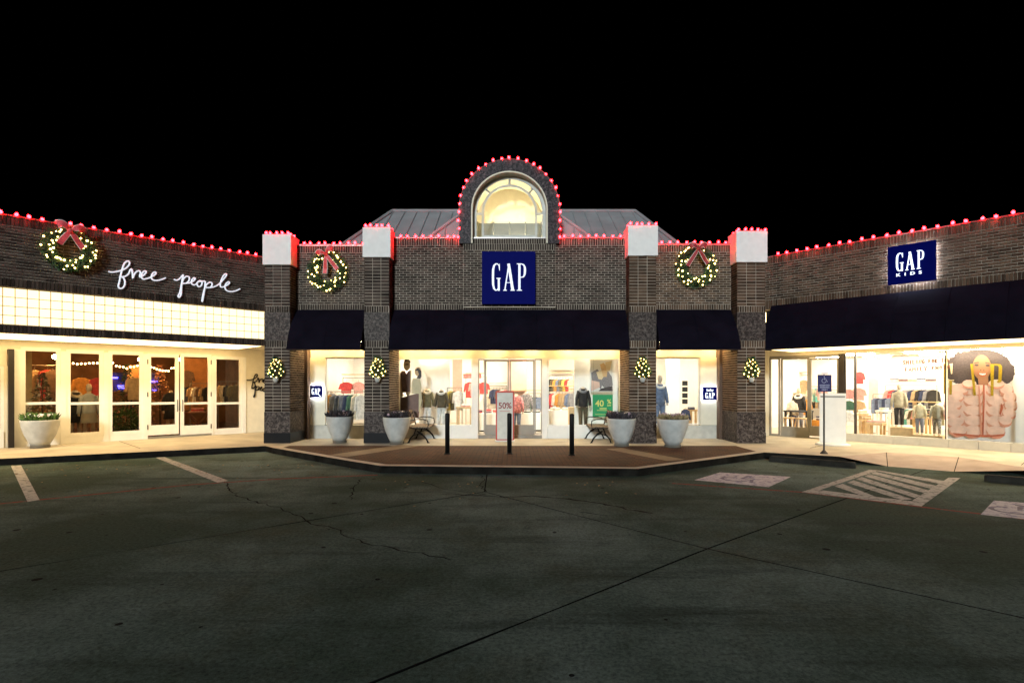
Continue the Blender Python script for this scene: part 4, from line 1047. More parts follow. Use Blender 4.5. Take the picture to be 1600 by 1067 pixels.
# ================================================================== shop displays
def shop_z(fr, px, py, w): return fr.z(px, py, w)
FL = SW + .02
def mannequin(fr, px, w, H, label, top, legs, rz=0.0, head=False, arms=True, skirt=None, base=0.0, collar=None, topless=False):
    u = fr.u(px, w); t = at(fr, 'mannequin', label, 'mannequin', u, w, FL+base, 'shop mannequins', rz)
    s = H/1.55                                 # 1.55 m: neck height of an adult form
    R = lambda rows: [(x*s, y*s, z*s, a*s, b*s) for x, y, z, a, b in rows]
    body = MB()
    for sx in (-1, 1):
        body.loft(R([(sx*.10, -.05, 0, .04, .10), (sx*.10, -.02, .05, .042, .08), (sx*.10, 0, .12, .042, .045), (sx*.1, 0, .35, .062, .065), (sx*.1, 0, .48, .055, .06), (sx*.095, 0, .8, .088, .095)]), 10)
    body.loft(R([(0, 0, .76, .15, .11), (0, 0, .95, .155, .105), (0, 0, 1.1, .135, .09), (0, 0, 1.3, .165, .105), (0, 0, 1.42, .15, .08), (0, 0, 1.46, .07, .06), (0, 0, 1.55, .05, .052)]), 14)
    for sx in (-1, 1):
        body.tube([(sx*.17*s, 0, 1.38*s), (sx*.23*s, 0, 1.1*s), (sx*.25*s, -.04*s, .86*s), (sx*.25*s, -.06*s, .76*s)], [.05*s, .042*s, .032*s, .035*s], 8)
    if head: body.loft(R([(0, -.01, 1.54, .045, .05), (0, -.01, 1.6, .075, .09), (0, -.01, 1.68, .078, .1), (0, 0, 1.76, .06, .08), (0, 0, 1.79, .02, .03)]), 12)
    body.build('body', SKIN, t, True)
    if top:
        o = MB(); o.loft(R([(0, 0, .80, .185, .135), (0, 0, .95, .185, .13), (0, 0, 1.1, .17, .12), (0, 0, 1.3, .195, .13), (0, 0, 1.42, .17, .10), (0, 0, 1.48, .085, .075)]), 16)
        if arms:
            for sx in (-1, 1): o.tube([(sx*.16*s, 0, 1.4*s), (sx*.24*s, 0, 1.1*s), (sx*.26*s, -.04*s, .84*s)], [.075*s, .062*s, .05*s], 9)
        o.build('jacket', top, t, True)
    if collar: MB().tube([(.12*s*math.cos(a), .1*s*math.sin(a) - .02*s, (1.42 - .07*math.cos(a+PI/2))*s) for a in [2*PI*i/14 for i in range(15)]], .05*s, 7).build('collar', collar, t, True)
    if legs:
        o = MB()
        for sx in (-1, 1): o.loft(R([(sx*.1, 0, .08, .06, .065), (sx*.1, 0, .45, .075, .08), (sx*.095, 0, .78, .1, .11)]), 10)
        o.loft(R([(0, 0, .74, .18, .12), (0, 0, .95, .165, .115)]), 14); o.build('trousers', legs, t, True)
    if skirt: MB().loft(R([(0, 0, .55, .24, .18), (0, 0, .8, .2, .14), (0, 0, 1.0, .16, .11)]), 16).build('skirt', skirt, t, True)
    return t
def garment_mesh(wd, ln, m, sleeve=True):
    h = wd/2; pts = [(-.25*h, 0), (-.9*h, -.07), (-1.15*h, -ln*.62), (-.92*h, -ln*.64), (-.72*h, -.26*1), (-.72*h, -ln), (.72*h, -ln), (.72*h, -.26), (.92*h, -ln*.64), (1.15*h, -ln*.62), (.9*h, -.07), (.25*h, 0)]
    if not sleeve: pts = [(-.25*h, 0), (-.8*h, -.06), (-.8*h, -ln), (.8*h, -ln), (.8*h, -.06), (.25*h, 0)]
    return MB().prism(pts, -.035, .035)
def garment(fr, px, py, w, wd, ln, m, label, rz=0.0, group='clothes hanging in the shops', sleeve=True):
    u, z = fr.pix(px, py, w); t = at(fr, 'garment', label, 'garment', u, w, z, group, rz)
    garment_mesh(wd, ln, m, sleeve).build('cloth', m, t)
    MB().tube([(0, 0, -.02), (0, 0, .04), (.02, 0, .07), (0, 0, .09)], .006, 5).build('hook', ALU, t)
def rail(fr, px0, px1, py, w, label, shelf=False):
    u0, z = fr.pix(px0, py, w); u1 = fr.u(px1, w)
    t = at(fr, 'clothes_rail', label, 'clothes rail', u0, w, FL); L_ = u1-u0; z -= FL
    MB().tube([(0, 0, z+.09), (L_, 0, z+.09)], .014, 6).build('bar', ALU, t)
    for x_ in (0, L_): MB().tube([(x_, 0, 0), (x_, 0, z+.09)], .014, 6).build('upright', ALU, t); box(x_-.03, x_+.03, -.2, .2, 0, .02).build('foot', ALU, t)
    if shelf: box(0, L_, -.18, .18, z+.2, z+.225).build('shelf', LIGHTWOOD, t)
    return t
def table(fr, px0, px1, pytop, w, dp, m, label, block=False):
    u0, z = fr.pix(px0, pytop, w); u1 = fr.u(px1, w); z -= FL
    t = at(fr, 'display_table', label, 'table', u0, w, FL); L_ = u1-u0
    if block:
        box(0, L_, 0, dp, .05, z).build('block', m, t); box(.03, L_-.03, .03, dp-.03, 0, .05).build('plinth', BLACK, t); return u0, u1, z+FL
    box(0, L_, 0, dp, z-.05, z).build('table_top', m, t)
    for x_ in (.02, L_-.08):
        for y_ in (.02, dp-.08): box(x_, x_+.06, y_, y_+.06, 0, z-.05).build('leg', m, t)
    return u0, u1, z+FL
def stack(fr, u, w, z, n, cols, label, wd=.3):
    t = at(fr, 'folded_stack', label, 'folded clothes', u, w, z, 'folded clothes on the shop tables')
    for i in range(n):
        c = cols[i % len(cols)]; MB().loft([(0, 0, i*.042+.001, wd*.48, .15), (0, 0, i*.042+.02, wd*.52, .16), (0, 0, i*.042+.041, wd*.48, .15)], 8).build('folded_shirt', c, t)
c_ = cloth
Cn = dict(red=c_('red', (.5, .05, .05)), navy=c_('navy', (.03, .04, .09)), black=c_('black', (.02, .018, .018)), grey=c_('grey', (.22, .22, .24)), blue=c_('blue', (.14, .18, .28)),
          green=c_('green', (.06, .14, .09)), white=c_('white', (.75, .72, .68)), orange=c_('orange', (.6, .28, .06)), yellow=c_('yellow', (.58, .46, .10)), brown=c_('brown', (.13, .08, .05)),
          cream=c_('cream', (.62, .53, .40)), pink=c_('pink', (.62, .30, .28)), olive=c_('olive', (.14, .12, .06)), tan=c_('tan', (.42, .29, .16)), teal=c_('teal', (.10, .35, .30)), khaki=c_('khaki', (.10, .075, .04)))
# -- rack window (left bay)
rail(CF, 512, 582, 616, 2.2, 'metal clothes rail in the window beside the small blue sign')
for i, (px, cn) in enumerate(((516, 'orange'), (523, 'grey'), (531, 'blue'), (537, 'grey'), (544, 'navy'), (550, 'green'), (557, 'cream'), (563, 'white'))):
    garment(CF, px, 617, 2.2, .36, .78, Cn[cn], f'{cn} garment, number {i+1} along the rail beside the small blue sign'.replace(f', number {i+1} along', [' at the near end of', ' next to the orange one on', ' next to the grey one on', ' between blue and navy on', ' in the middle of', ' next to the navy one on', ' next to the green one on', ' at the pillar end of'][i]), .75, 'coats on the window rail')
rail(CF, 536, 572, 594, 5.2, 'back wall rail with a shelf behind the coat rack window', True)
garment(CF, 541, 597, 5.2, .5, .42, Cn['red'], 'red top hanging behind the coat rack window'); garment(CF, 560, 597, 5.2, .45, .42, Cn['pink'], 'pink top hanging behind the coat rack window')
mannequin(CF, 519, 4.2, 1.35, 'grey dressed mannequin deep inside the coat rack window', Cn['grey'], Cn['navy'])
# -- portrait poster window
POSTM = [mat('print_white', (.8, .78, .74), .6, var=.02), mat('print_brown', (.20, .10, .075), .6, var=.15), mat('print_cream', (.70, .55, .33), .6, var=.1), mat('print_skin', (.62, .40, .20), .6, var=.08), mat('print_dark', (.05, .035, .035), .6, var=.3, scale=25),
         mat('print_peach', (.66, .29, .19), .6, var=.12), mat('print_gold', (.36, .24, .01), .4, var=.2, scale=30), mat('print_rose', (.46, .11, .05), .6, var=.2), mat('print_grey', (.22, .20, .21), .6, var=.5, scale=40), mat('print_pale', (.80, .53, .42), .6, var=.15, scale=5), mat('print_face', (.33, .15, .075), .6, var=.08)]
def poster(fr, w, label, bg_px, shapes, name='window_poster'):
    t = at(fr, name, label, 'poster', 0, 0, 0)
    if bg_px:
        a, b, c, d = bg_px; um = (a+c)/2
        box(fr.u(a, w), fr.u(c, w), w+.002, w+.012, fr.z(um, d, w), fr.z(um, b, w)).build('sheet', POSTM[0], t)
    mb = MB()
    for i, (mi, pts) in enumerate(shapes):
        q = [fr.pix(x, y, w) for x, y in pts]; y = w - .0006*i
        ar_ = sum(q[j-1][0]*q[j][1] - q[j][0]*q[j-1][1] for j in range(len(q)))
        if ar_ < 0: q = q[::-1]
        mb.add([(u, y, z) for u, z in q], [tuple(range(len(q)))], mi)
    tag(mb.build('print', POSTM, t), kind='stuff'); return t
def oval(cx, cy, rx, ry, n=18, j=0.0): return [(cx + rx*math.cos(2*PI*i/n)*(1+random.uniform(-j, j)), cy + ry*math.sin(2*PI*i/n)*(1+random.uniform(-j, j))) for i in range(n)]
z5 = lambda *p: [(590 + x/6.67, 540 + y/6.67) for x, y in p]
poster(CF, 1.52, 'life size print of two people in brown and cream clothes', None, [
    (3, z5((232,300),(250,262),(268,262),(258,480),(272,520),(235,560),(225,430))), (3, z5((330,262),(352,258),(345,480),(320,540),(292,500),(318,450))),
    (1, z5((228,545),(440,490),(440,640),(428,755),(228,745))), (1, z5((240,300),(262,262),(285,262),(300,296),(322,262),(342,258),(338,480),(258,490))),
    (3, oval(590+305/6.67, 540+205/6.67, 5.2, 8.5)), (4, z5((270,190),(285,140),(320,135),(342,165),(340,185),(318,158),(288,165))), (4, z5((288,192),(322,188),(322,200),(288,204))),
    (2, z5((352,390),(368,340),(440,345),(462,440),(445,500),(352,500))), (3, oval(590+420/6.67, 540+270/6.67, 5, 7)), (4, z5((385,260),(420,235),(455,262),(458,320),(445,345),(405,340),(430,300),(420,262))),
    (2, z5((430,500),(455,440),(462,560),(440,700),(428,680)))])
mannequin(CF, 667, 1.95, 1.22, 'mannequin in fur collared dark jacket and white jeans', Cn['olive'], Cn['white'], .25, base=.272, collar=Cn['cream'])
mannequin(CF, 690, 1.85, 1.2, 'mannequin in long dark cardigan over a white dress', Cn['khaki'], Cn['white'], -.1, base=.272, collar=Cn['white'])
rail(CF, 699, 722, 610, 2.5, 'short rail beside the dark cardigan mannequin')
for px, cn in ((705, 'yellow'), (711, 'olive'), (716, 'white')): garment(CF, px, 611, 2.5, .4, .62, Cn[cn], f'{cn} jacket on the short rail beside the dark cardigan mannequin', .5)
u0, u1, z = table(CF, 712, 738, 636, 2.0, .5, LIGHTWOOD, 'light wooden table behind the bollard by the doors'); stack(CF, u0+.3, 2.25, z, 2, [Cn['pink'], Cn['white']], 'pink and white clothes on the light wooden table')
rail(CF, 728, 760, 592, 5.6, 'wall rail with shelf of red clothes seen beside the doors', True)
for px, cn, l in ((734, 'red', .6), (741, 'pink', .55), (748, 'white', .6), (756, 'red', .45)): garment(CF, px, 597, 5.6, .42, l, Cn[cn], f'{cn} top on the wall rail seen ' + ('left of the white top' if False else ('next to the door frame' if px > 750 else 'beside the portrait window')), .2)
for px in (732, 744): u_, z_ = CF.pix(px, 585.5, 5.6); stack(CF, u_, 5.6, z_-.13, 4, [Cn['red'], Cn['pink']], 'red folded clothes on the wall shelf by the doors', .4)
# -- through the doors
u0, u1, z = table(CF, 735, 776, 646, 3.4, .8, WHITE, 'white table with red clothes just inside the doors', True)
for i in range(4): stack(CF, u0+.25+i*.32, 3.8, z, 3, [Cn['red'], Cn['navy'], Cn['pink']][i % 3:] + [Cn['red']], ('pink topped stack of', 'red topped stack of navy and pink', 'pink topped pair of red', 'pink topped stack of')[i] + ' clothes on the white table inside the doors', .28)
mannequin(CF, 807, 3.0, 1.3, 'mannequin in striped red jumper inside the doors', mat('striped', (.55, .2, .2), .8, var=.6, scale=18), Cn['blue'])
mannequin(CF, 822, 4.2, 1.35, 'mannequin in black and white jacket behind the doors', mat('checked', (.2, .18, .18), .8, var=.8, scale=22), Cn['black'])
u0, u1, z = table(CF, 812, 850, 645, 3.6, .8, WHITE, 'white table with dark clothes inside the doors', True)
for i in range(3): stack(CF, u0+.25+i*.34, 3.9, z, 3, [Cn['black'], Cn['white'], Cn['grey']], 'dark folded clothes on the white table inside the doors', .28)
# -- sale poster window
rail(CF, 856, 897, 612, 4.4, 'long wall rail behind the sale window', True)
for i, (px, cn) in enumerate(((859, 'navy'), (864, 'red'), (869, 'white'), (874, 'orange'), (879, 'tan'), (884, 'tan'), (889, 'blue'), (894, 'grey'))):
    garment(CF, px, 615, 4.4, .38, .66, Cn[cn], f'{cn} garment hanging on the long rail behind the sale window', .6)
u0, u1, z = table(CF, 857, 892, 641, 2.9, .9, WHITE, 'white block table with clothes in the sale window', True)
for i in range(3): stack(CF, u0+.25+i*.4, 3.2, z, 2, [Cn['cream'], Cn['white']], 'pale folded clothes on the white block in the sale window', .34)
u0, u1, z = table(CF, 889, 897, 636, 2.2, .3, LIGHTWOOD, 'narrow amber wooden block in the sale window', True)
mannequin(CF, 911, 1.8, 1.27, 'headless mannequin in black jacket and dark trousers by the green poster', Cn['black'], Cn['khaki'], collar=Cn['grey'], base=.272)
z6 = lambda *p: [(740 + x/6.154, 540 + y/6.154) for x, y in p]
poster(CF, 1.95, 'photo print of figures in patterned jackets above the green poster', (922, 561, 958.5, 612), [
    (8, z6((1130,260),(1190,225),(1250,300),(1225,420),(1135,330))), (2, z6((1180,255),(1260,225),(1285,300),(1240,330),(1200,320))), (8, z6((1210,360),(1290,240),(1330,300),(1340,380),(1260,408))),
    (3, z6((1215,180),(1250,165),(1290,210),(1280,300),(1245,300))), (2, z6((1265,160),(1330,145),(1310,240),(1280,250))), (9, z6((1132,330),(1210,350),(1215,400),(1130,436))), (4, z6((1225,412),(1335,385),(1338,436),(1200,436)))])
gs = at(CF, 'sale_poster', 'green poster with yellow 40% lettering hung in the window', 'poster', 0, 0, 0)
u0, u1 = CF.u(926, 1.9), CF.u(957.5, 1.9); z0, z1 = CF.z(941, 650.5, 1.9), CF.z(941, 616.5, 1.9); uc = (u0+u1)/2
box(u0, u1, 1.9, 1.91, z0, z1).build('sheet', GREEN, gs)
text('lettering', '40', .27, YEL, gs, (uc-.1, 1.896, z0+.40)); text('lettering', '%', .19, YEL, gs, (uc+.2, 1.896, z0+.46)); text('lettering', 'OFF', .07, YEL, gs, (uc+.2, 1.896, z0+.34))
box(uc-.1, uc+.12, 1.894, 1.898, z0+.235, z0+.265).build('print_line', YEL, gs); box(uc-.18, uc+.2, 1.894, 1.898, z0+.185, z0+.2).build('print_line', YEL, gs); box(uc-.24, uc+.24, 1.894, 1.898, z0+.06, z0+.072).build('print_line', YEL, gs)
for uu in (u0+.03, u1-.03): MB().tube([(uu, 1.905, z1), (uu, 1.905, 3.03)], .003, 4).build('hanging_wire', ALU, gs)
panel(CF, CB, 'orange_panel', 968.5, 976, 566, 604, 2.3, mat('orange_print', (.55, .15, .07), .6)); panel(CF, CB, 'dark_panel', 966, 974, 606, 650, 2.3, Cn['brown'])
# -- blazer window
mannequin(CF, 1031, 1.75, 1.42, 'mannequin in blue blazer at the window beside the pillar', Cn['blue'], Cn['blue'], .2, base=.272, head=True, collar=Cn['white'])
for i in range(4): panel(CF, CB, 'dark_picture', 1066, 1074.5, 595 + i*9.5, 602.5 + i*9.5, 3.19, Cn['black'], .012)
mannequin(CF, 1071, 2.6, .85, 'small mannequin in dark denim inside the blazer window', Cn['navy'], Cn['navy'])
u0, u1, z = table(CF, 1076, 1090, 640, 3.6, .6, LIGHTWOOD, 'light wooden table at the end of the blazer window'); stack(CF, (u0+u1)/2, 3.8, z, 2, [Cn['navy'], Cn['blue']], 'navy folded clothes at the end of the blazer window', .25)
# -- right store, through the doors
u0, u1, z = table(RF, 1224, 1262, 641, WR+1.6, .55, Cn['black'], 'black clothed table behind the right store doors')
for px, l in ((1232, 'pale'), (1252, 'white')): 
    uu = RF.u(px, WR+1.2); t = at(RF, 'stool', f'{l} wooden stool in front of the black table', 'stool', uu, WR+1.2, FL)
    box(-.16, .16, -.13, .13, .48, .52).build('seat', LIGHTWOOD, t)
    for a in (-1, 1):
        for b in (-1, 1): MB().tube([(a*.12, b*.09, .48), (a*.17, b*.12, 0)], .018, 5).build('leg', LIGHTWOOD, t)
mannequin(RF, 1248, WR+2.6, 1.3, 'mannequin in black printed hoodie behind the right store doors', Cn['black'], Cn['grey'], head=True, collar=Cn['white'])
mannequin(RF, 1238, WR+2.3, 1.05, 'child mannequin in cream jumper behind the right store doors', Cn['cream'], Cn['navy'])
u0, u1, z = table(RF, 1262, 1290, 656, WR+1.9, .7, mat('orange_block', (.62, .25, .03), .5), 'orange block table behind the right store doors', True); stack(RF, u0+.3, WR+2.2, z, 3, [Cn['navy'], Cn['white']], 'navy and white clothes on the orange block')
for px, py, cn in ((1276, 607, 'teal'), (1284, 605, 'pink'), (1268, 607, 'cream')): garment(RF, px, py, WR+4.2, .36, .5, Cn[cn], f'{cn} top hanging far behind the right store doors')
rail(RF, 1222, 1262, 590, WR+5.6, 'wall rail with wooden shelf far behind the right store doors', True)
for px, cn in ((1226, 'cream'), (1231, 'white'), (1237, 'grey'), (1243, 'pink'), (1256, 'tan')): garment(RF, px, 594, WR+5.6, .4, .55, Cn[cn], f'{cn} top on the far rail behind the right store doors', .4)
for py, cn in ((612, 'pink'), (630, 'green'), (648, 'white')): garment(RF, 1327, py-4, WR+1.5, .34, .3, Cn[cn], f'{cn} small top in the narrow pane beside the dark post')
# -- right store display window
garment(RF, 1343, 581, WR+3.8, .3, .42, Cn['red'], 'small red top high on the wall of the display window'); garment(RF, 1341, 606, WR+3.2, .45, .42, Cn['pink'], 'pink top at the side of the display window'); garment(RF, 1341, 626, WR+3.2, .4, .4, Cn['tan'], 'tan top at the side of the display window')
rail(RF, 1364, 1394, 620, WR+3.0, 'short rail of jeans beside the grey jumper mannequin')
for i in range(5): garment(RF, 1368+i*5.4, 622, WR+3.0, .3, .5, Cn['navy'] if i % 2 else Cn['blue'], 'navy jeans on the short rail beside the grey jumper mannequin' if i % 2 else 'mid blue jeans on the short rail beside the grey jumper mannequin', .5, 'jeans on the short rail', False)
u0, u1, z = table(RF, 1367, 1392, 641, WR+2.0, .5, WHITE, 'white table under the jeans rail')
for i in range(2): stack(RF, u0+.2+i*.3, WR+2.2, z, 2, [Cn['white'], Cn['cream']], 'pale folded clothes on the white table under the jeans', .26)
u0, u1, z = table(RF, 1353, 1379, 661, WR+1.4, .45, LIGHTWOOD, 'low wooden bench table with pink clothes'); stack(RF, (u0+u1)/2, WR+1.6, z, 2, [Cn['cream'], Cn['pink']], 'pink and cream clothes on the low wooden bench', .5)
u0, u1, z = table(RF, 1391, 1426, 667, WR+.7, .5, LIGHTWOOD, 'light wooden podium under the grey jumper mannequin', True)
mannequin(RF, 1405, WR+.95, 1.08, 'child mannequin in grey jumper and black trousers on a podium', c_('marl', (.42, .37, .27)), Cn['black'], head=True, base=z-FL)
rail(RF, 1384, 1464, 606, WR+4.2, 'long wall rail with shelf behind the display window', True)
for i, cn in enumerate(('pink', 'red', 'navy', 'white', 'pink', 'grey', 'navy', 'tan', 'black', 'navy', 'grey', 'black')): garment(RF, 1390+i*6.2, 609, WR+4.2, .36, .62, Cn[cn], f'{cn} top on the long wall rail behind the display window', .5)
for i in range(5): u_, z_ = RF.pix(1398+i*14, 600, WR+4.2); stack(RF, u_, WR+4.2, RF.z(1424, 606, WR+4.2)+.227, 2, [Cn['white'], Cn['navy'], Cn['pink']][i % 3:] + [Cn['cream']], ('navy over white', 'pink over navy', 'cream over pink')[i % 3] + ' folded clothes on the long wall shelf behind the display window', .3)
mannequin(RF, 1437, WR+.55, .86, 'child mannequin in cream jacket beside the window poster', c_('fleece', (.66, .56, .36)), Cn['grey'], base=.25)
mannequin(RF, 1464, WR+.5, .86, 'child mannequin in grey backpack jacket against the window poster', c_('sage', (.45, .42, .31)), mat('check_leg', (.3, .28, .24), .8, var=.8, scale=26), base=.25)
box(RF.u(1428, WR+.5), RF.u(1475, WR+.5), WR+.28, WR+.82, FL, FL+.249).build('display_platform', LIGHTWOOD, RB)
u0, u1, z = table(RF, 1424, 1450, 650, WR+1.6, .6, LIGHTWOOD, 'light wooden table behind the cream jacket mannequin'); stack(RF, u0+.3, WR+1.8, z, 3, [Cn['black'], Cn['tan']], 'black and tan clothes behind the cream jacket mannequin')
# big window poster: figure in a peach padded coat holding gold letter shapes
random.seed(77)
zp_ = lambda *p: [(1480 + x/6.667, 540 + y/6.667) for x, y in p]
def frizz(cx, cy, rx, ry, n=60, j=.05): return zp_(*[(cx + rx*math.cos(q)*(1 + random.uniform(-j, j)), cy + ry*math.sin(q)*(1 + random.uniform(-j, j))) for q in [2*PI*i/n for i in range(n)]])
sh = [(4, frizz(345, 225, 345, 182)), (4, frizz(120, 265, 140, 140)), (4, frizz(565, 270, 140, 130)), (4, frizz(345, 290, 250, 110))]
for i in range(90):
    q = random.uniform(0, 2*PI); e_ = random.uniform(.93, 1.07)
    sh.append((4, oval(1480 + (345 + 350*math.cos(q)*e_)/6.667, 540 + (235 + 185*math.sin(q)*e_)/6.667, random.uniform(.6, 2.4), random.uniform(.6, 2.4), 7, .3)))
sh += [(10, zp_((320,310),(430,310),(435,410),(330,410))), (10, oval(1480+365/6.667, 540+228/6.667, 14.5, 19.5)),
       (4, zp_((282,180),(330,172),(336,182),(290,190))), (4, zp_((400,174),(450,180),(446,190),(402,184))), (4, oval(1480+310/6.667, 540+206/6.667, 3.4, 1.6)), (4, oval(1480+425/6.667, 540+206/6.667, 3.4, 1.6)),
       (7, zp_((322,282),(372,286),(422,282),(405,312),(372,324),(340,312))), (0, zp_((334,288),(372,291),(410,288),(398,303),(372,308),(346,303))), (4, oval(1480+354/6.667, 540+258/6.667, 1, .7)), (4, oval(1480+386/6.667, 540+258/6.667, 1, .7))]
sh += [(9, zp_((-20,470),(60,420),(220,385),(330,410),(440,410),(560,365),(690,420),(712,560),(690,740),(610,790),(605,930),(420,950),(200,950),(40,925),(10,780),(-25,700)))]
def puff(cx, cy, rx, ry):
    sh.append((5, frizz(cx, cy + ry*.28, rx, ry, 22, .06))); sh.append((9, frizz(cx + rx*.03, cy - ry*.06, rx*.96, ry*.86, 22, .06)))
for q in range(5):
    puff(275, 470 + q*105, 100, 62); puff(510, 465 + q*105, 100, 62)
for x_, y_ in ((130, 460), (85, 535), (60, 620), (55, 710), (85, 800), (120, 885)): puff(x_, y_, 95, 58)
for x_, y_ in ((620, 450), (655, 525), (668, 610), (650, 695), (610, 770)): puff(x_, y_, 72, 55)
puff(235, 400, 75, 42); puff(515, 390, 85, 45)
sh += [(7, zp_((378,410),(396,410),(398,560),(384,940),(368,945),(382,560))), (5, zp_((330,420),(345,420),(372,940),(352,945))), (7, zp_((60,915),(300,930),(480,925),(600,910),(600,930),(420,948),(100,940))), (7, zp_((570,590),(590,640),(560,720),(548,700)))]
sh += [(6, zp_((248,195),(275,195),(308,520),(282,520))), (6, zp_((455,190),(495,190),(488,520),(462,520))), (6, zp_((495,187),(560,190),(578,210),(572,370),(545,385),(520,375),(538,355),(542,215),(530,204),(495,204))),
       (6, [(1475.5,570),(1481,570),(1481,617),(1475.5,617)]), (6, zp_((30,375),(60,375),(55,520),(30,520))), (2, zp_((0,365),(80,365),(80,376),(0,376))), (2, zp_((32,200),(66,195),(60,305),(48,305)))]
ps = poster(RF, WR+.42, 'large window print of a figure in peach padded coat with gold letters', (1478, 545, 1640, 690), [(a, [(x + 0, y + (x-1540)*.03) for x, y in b]) for a, b in sh])
# hand lettered line on the glass
SM = {'S': [[(1,.85),(.5,1),(.1,.8),(.5,.5),(.9,.25),(.5,0),(0,.15)]], 'M': [[(0,0),(.1,1),(.5,.4),(.9,1),(1,0)]], 'I': [[(.5,0),(.5,1)]], 'L': [[(.1,1),(.1,0),(.9,0)]], 'N': [[(0,0),(.05,1),(.9,0),(.95,1)]],
      'G': [[(.9,.85),(.5,1),(.1,.6),(.2,.1),(.6,0),(.9,.2),(.9,.5),(.55,.5)]], 'F': [[(.1,0),(.1,1),(.9,1)], [(.1,.5),(.7,.5)]], 'O': [[(.5,1),(.05,.5),(.5,0),(.95,.5),(.5,1)]], 'R': [[(.1,0),(.1,1),(.8,.8),(.1,.5),(.9,0)]],
      'T': [[(0,1),(1,1)], [(.5,1),(.5,0)]], 'H': [[(.1,0),(.1,1)], [(.9,0),(.9,1)], [(.1,.5),(.9,.5)]], 'E': [[(.9,1),(.1,1),(.1,0),(.9,0)], [(.1,.5),(.7,.5)]], 'A': [[(0,0),(.5,1),(1,0)], [(.2,.4),(.8,.4)]], 'Y': [[(0,1),(.5,.5),(1,1)], [(.5,.5),(.5,0)]], 'P': [[(.1,0),(.1,1),(.85,.8),(.1,.5)]]}
hl = at(RF, 'window_lettering', 'brown hand drawn capital lettering on the display window glass', 'lettering', 0, 0, 0)
INK = mat('brown_ink', (.16, .05, .02), .6)
for line, x0, y0, dx in (('SMILING FOR THE', 1411, 569.5, 5.0), ('FAMILY PHOTO', 1414, 580.5, 6.0)):
    for i, ch in enumerate(line):
        if ch == ' ': continue
        mb = MB()
        for st_ in SM[ch]:
            q = [RF.pix(x0 + i*dx + a*dx*.68, y0 - i*dx*.055 - b*6.0 + random.uniform(-.3, .3), WR+.022) for a, b in st_]; mb.tube([(u, WR+.022, z) for u, z in q], .013, 4)
        mb.build('character', INK, hl)
# -- goods along the back walls
random.seed(41)
names_ = list(Cn)
def wall_goods(fr, px0, px1, py, w, where, step, ln=.6):
    rail(fr, px0, px1, py, w, 'wall rail with wooden shelf ' + where, True)
    px = px0 + step*.6
    while px < px1 - step*.3:
        cn = random.choice(names_); garment(fr, px, py+2.5, w, .4, ln, Cn[cn], f'{cn} top on the wall rail {where}', random.uniform(.3, .7), 'clothes on the back wall rails'); px += step
wall_goods(CF, 660, 700, 598, 7.4, 'far behind the two window mannequins', 4.5)
wall_goods(CF, 764, 792, 606, 7.6, 'far inside the double doors', 4.6)
wall_goods(CF, 800, 845, 618, 7.0, 'low at the back of the middle store', 5.0)
wall_goods(CF, 858, 896, 590, 7.4, 'high behind the sale window', 4.6, .5)
wall_goods(CF, 1076, 1092, 612, 6.0, 'behind the blazer window', 4.5)
wall_goods(RF, 1268, 1308, 612, WR+6.0, 'at the back behind the orange block', 4.6)
wall_goods(RF, 1222, 1262, 622, WR+5.0, 'below the far rail of the right store', 4.4)
wall_goods(RF, 1396, 1470, 637, WR+3.6, 'low behind the child mannequins', 5.2, .5)
for px, py, w, cn in ((1340, 646, 2.4, 'white'), (1346, 655, 2.2, 'tan')):
    u0, u1, z = table(RF, px-6, px+10, py, WR+w, .5, LIGHTWOOD, f'light wooden shelf table with {cn} clothes by the dark post'); stack(RF, u0+.2, WR+w+.2, z, 3, [Cn[cn], Cn['cream']], f'{cn} clothes on the shelf table by the dark post', .26)
# -- left store displays
random.seed(3)
def conifer(fr, px, w, H, R, label, m, deco, z0=FL):
    t = at(fr, 'indoor_tree', label, 'christmas tree', fr.u(px, w), w, z0)
    MB().tube([(0, 0, 0), (0, 0, H*.95)], [.04, .008], 7).build('trunk', MATS['twig'], t)
    mb = MB()
    for i in range(1500):
        f = random.random()**1.4; a = random.uniform(0, 2*PI); q = R*(1-f)*random.uniform(.2, 1)
        mb.leaf((q*math.cos(a), q*math.sin(a), .18 + f*(H-.2)), (math.cos(a), math.sin(a), random.uniform(-.5, .4)), random.uniform(.06, .13), .012)
    tag(mb.build('foliage', m, t), kind='stuff')
    om = MB().ball((0, 0, 0), .033, 7, 5).mesh('ornament', deco)
    for i in range(60):
        f = random.random()*.9; a = random.uniform(0, 2*PI); q = R*(1-f)*.98; o = link('ornament', om, t); o.location = (q*math.cos(a), q*math.sin(a), .2 + f*(H-.25)); s = random.uniform(.5, 1.2); o.scale = (s, s, s)
conifer(LF, 66, WL+.8, 1.95, .52, 'frosted christmas tree with silver ornaments in the pansy window', mat('frosted_green', (.10, .11, .08), .7, island=.6), mat('silver_ball', (.6, .52, .48), .25, metal=.3))
conifer(LF, 199, WL+2.2, 2.3, .6, 'dark christmas tree behind the pane with the green bush', LEAF, mat('copper_ball', (.4, .18, .08), .3, metal=.4))
conifer(LF, 250, WL+1.9, 2.3, .62, 'copper leaved tree behind the double doors', mat('copper_leaf', (.28, .12, .05), .6, island=.6), MATS['copper_ball'])
mannequin(LF, 118, WL+.75, 1.45, 'mannequin in cream shawl and black dress beside the frosted tree', Cn['black'], None, .2, skirt=Cn['black'], collar=Cn['cream'])
mannequin(LF, 139, WL+.6, 1.42, 'mannequin in white lace dress behind the white framed pane', mat('lace', (.55, .60, .62), .8), None, -.2, head=True, skirt=mat('lace2', (.6, .58, .5), .8))
mannequin(LF, 267, WL+.9, 1.42, 'mannequin in short black coat behind the door with the hinge', Cn['black'], None, .1, skirt=Cn['black'])
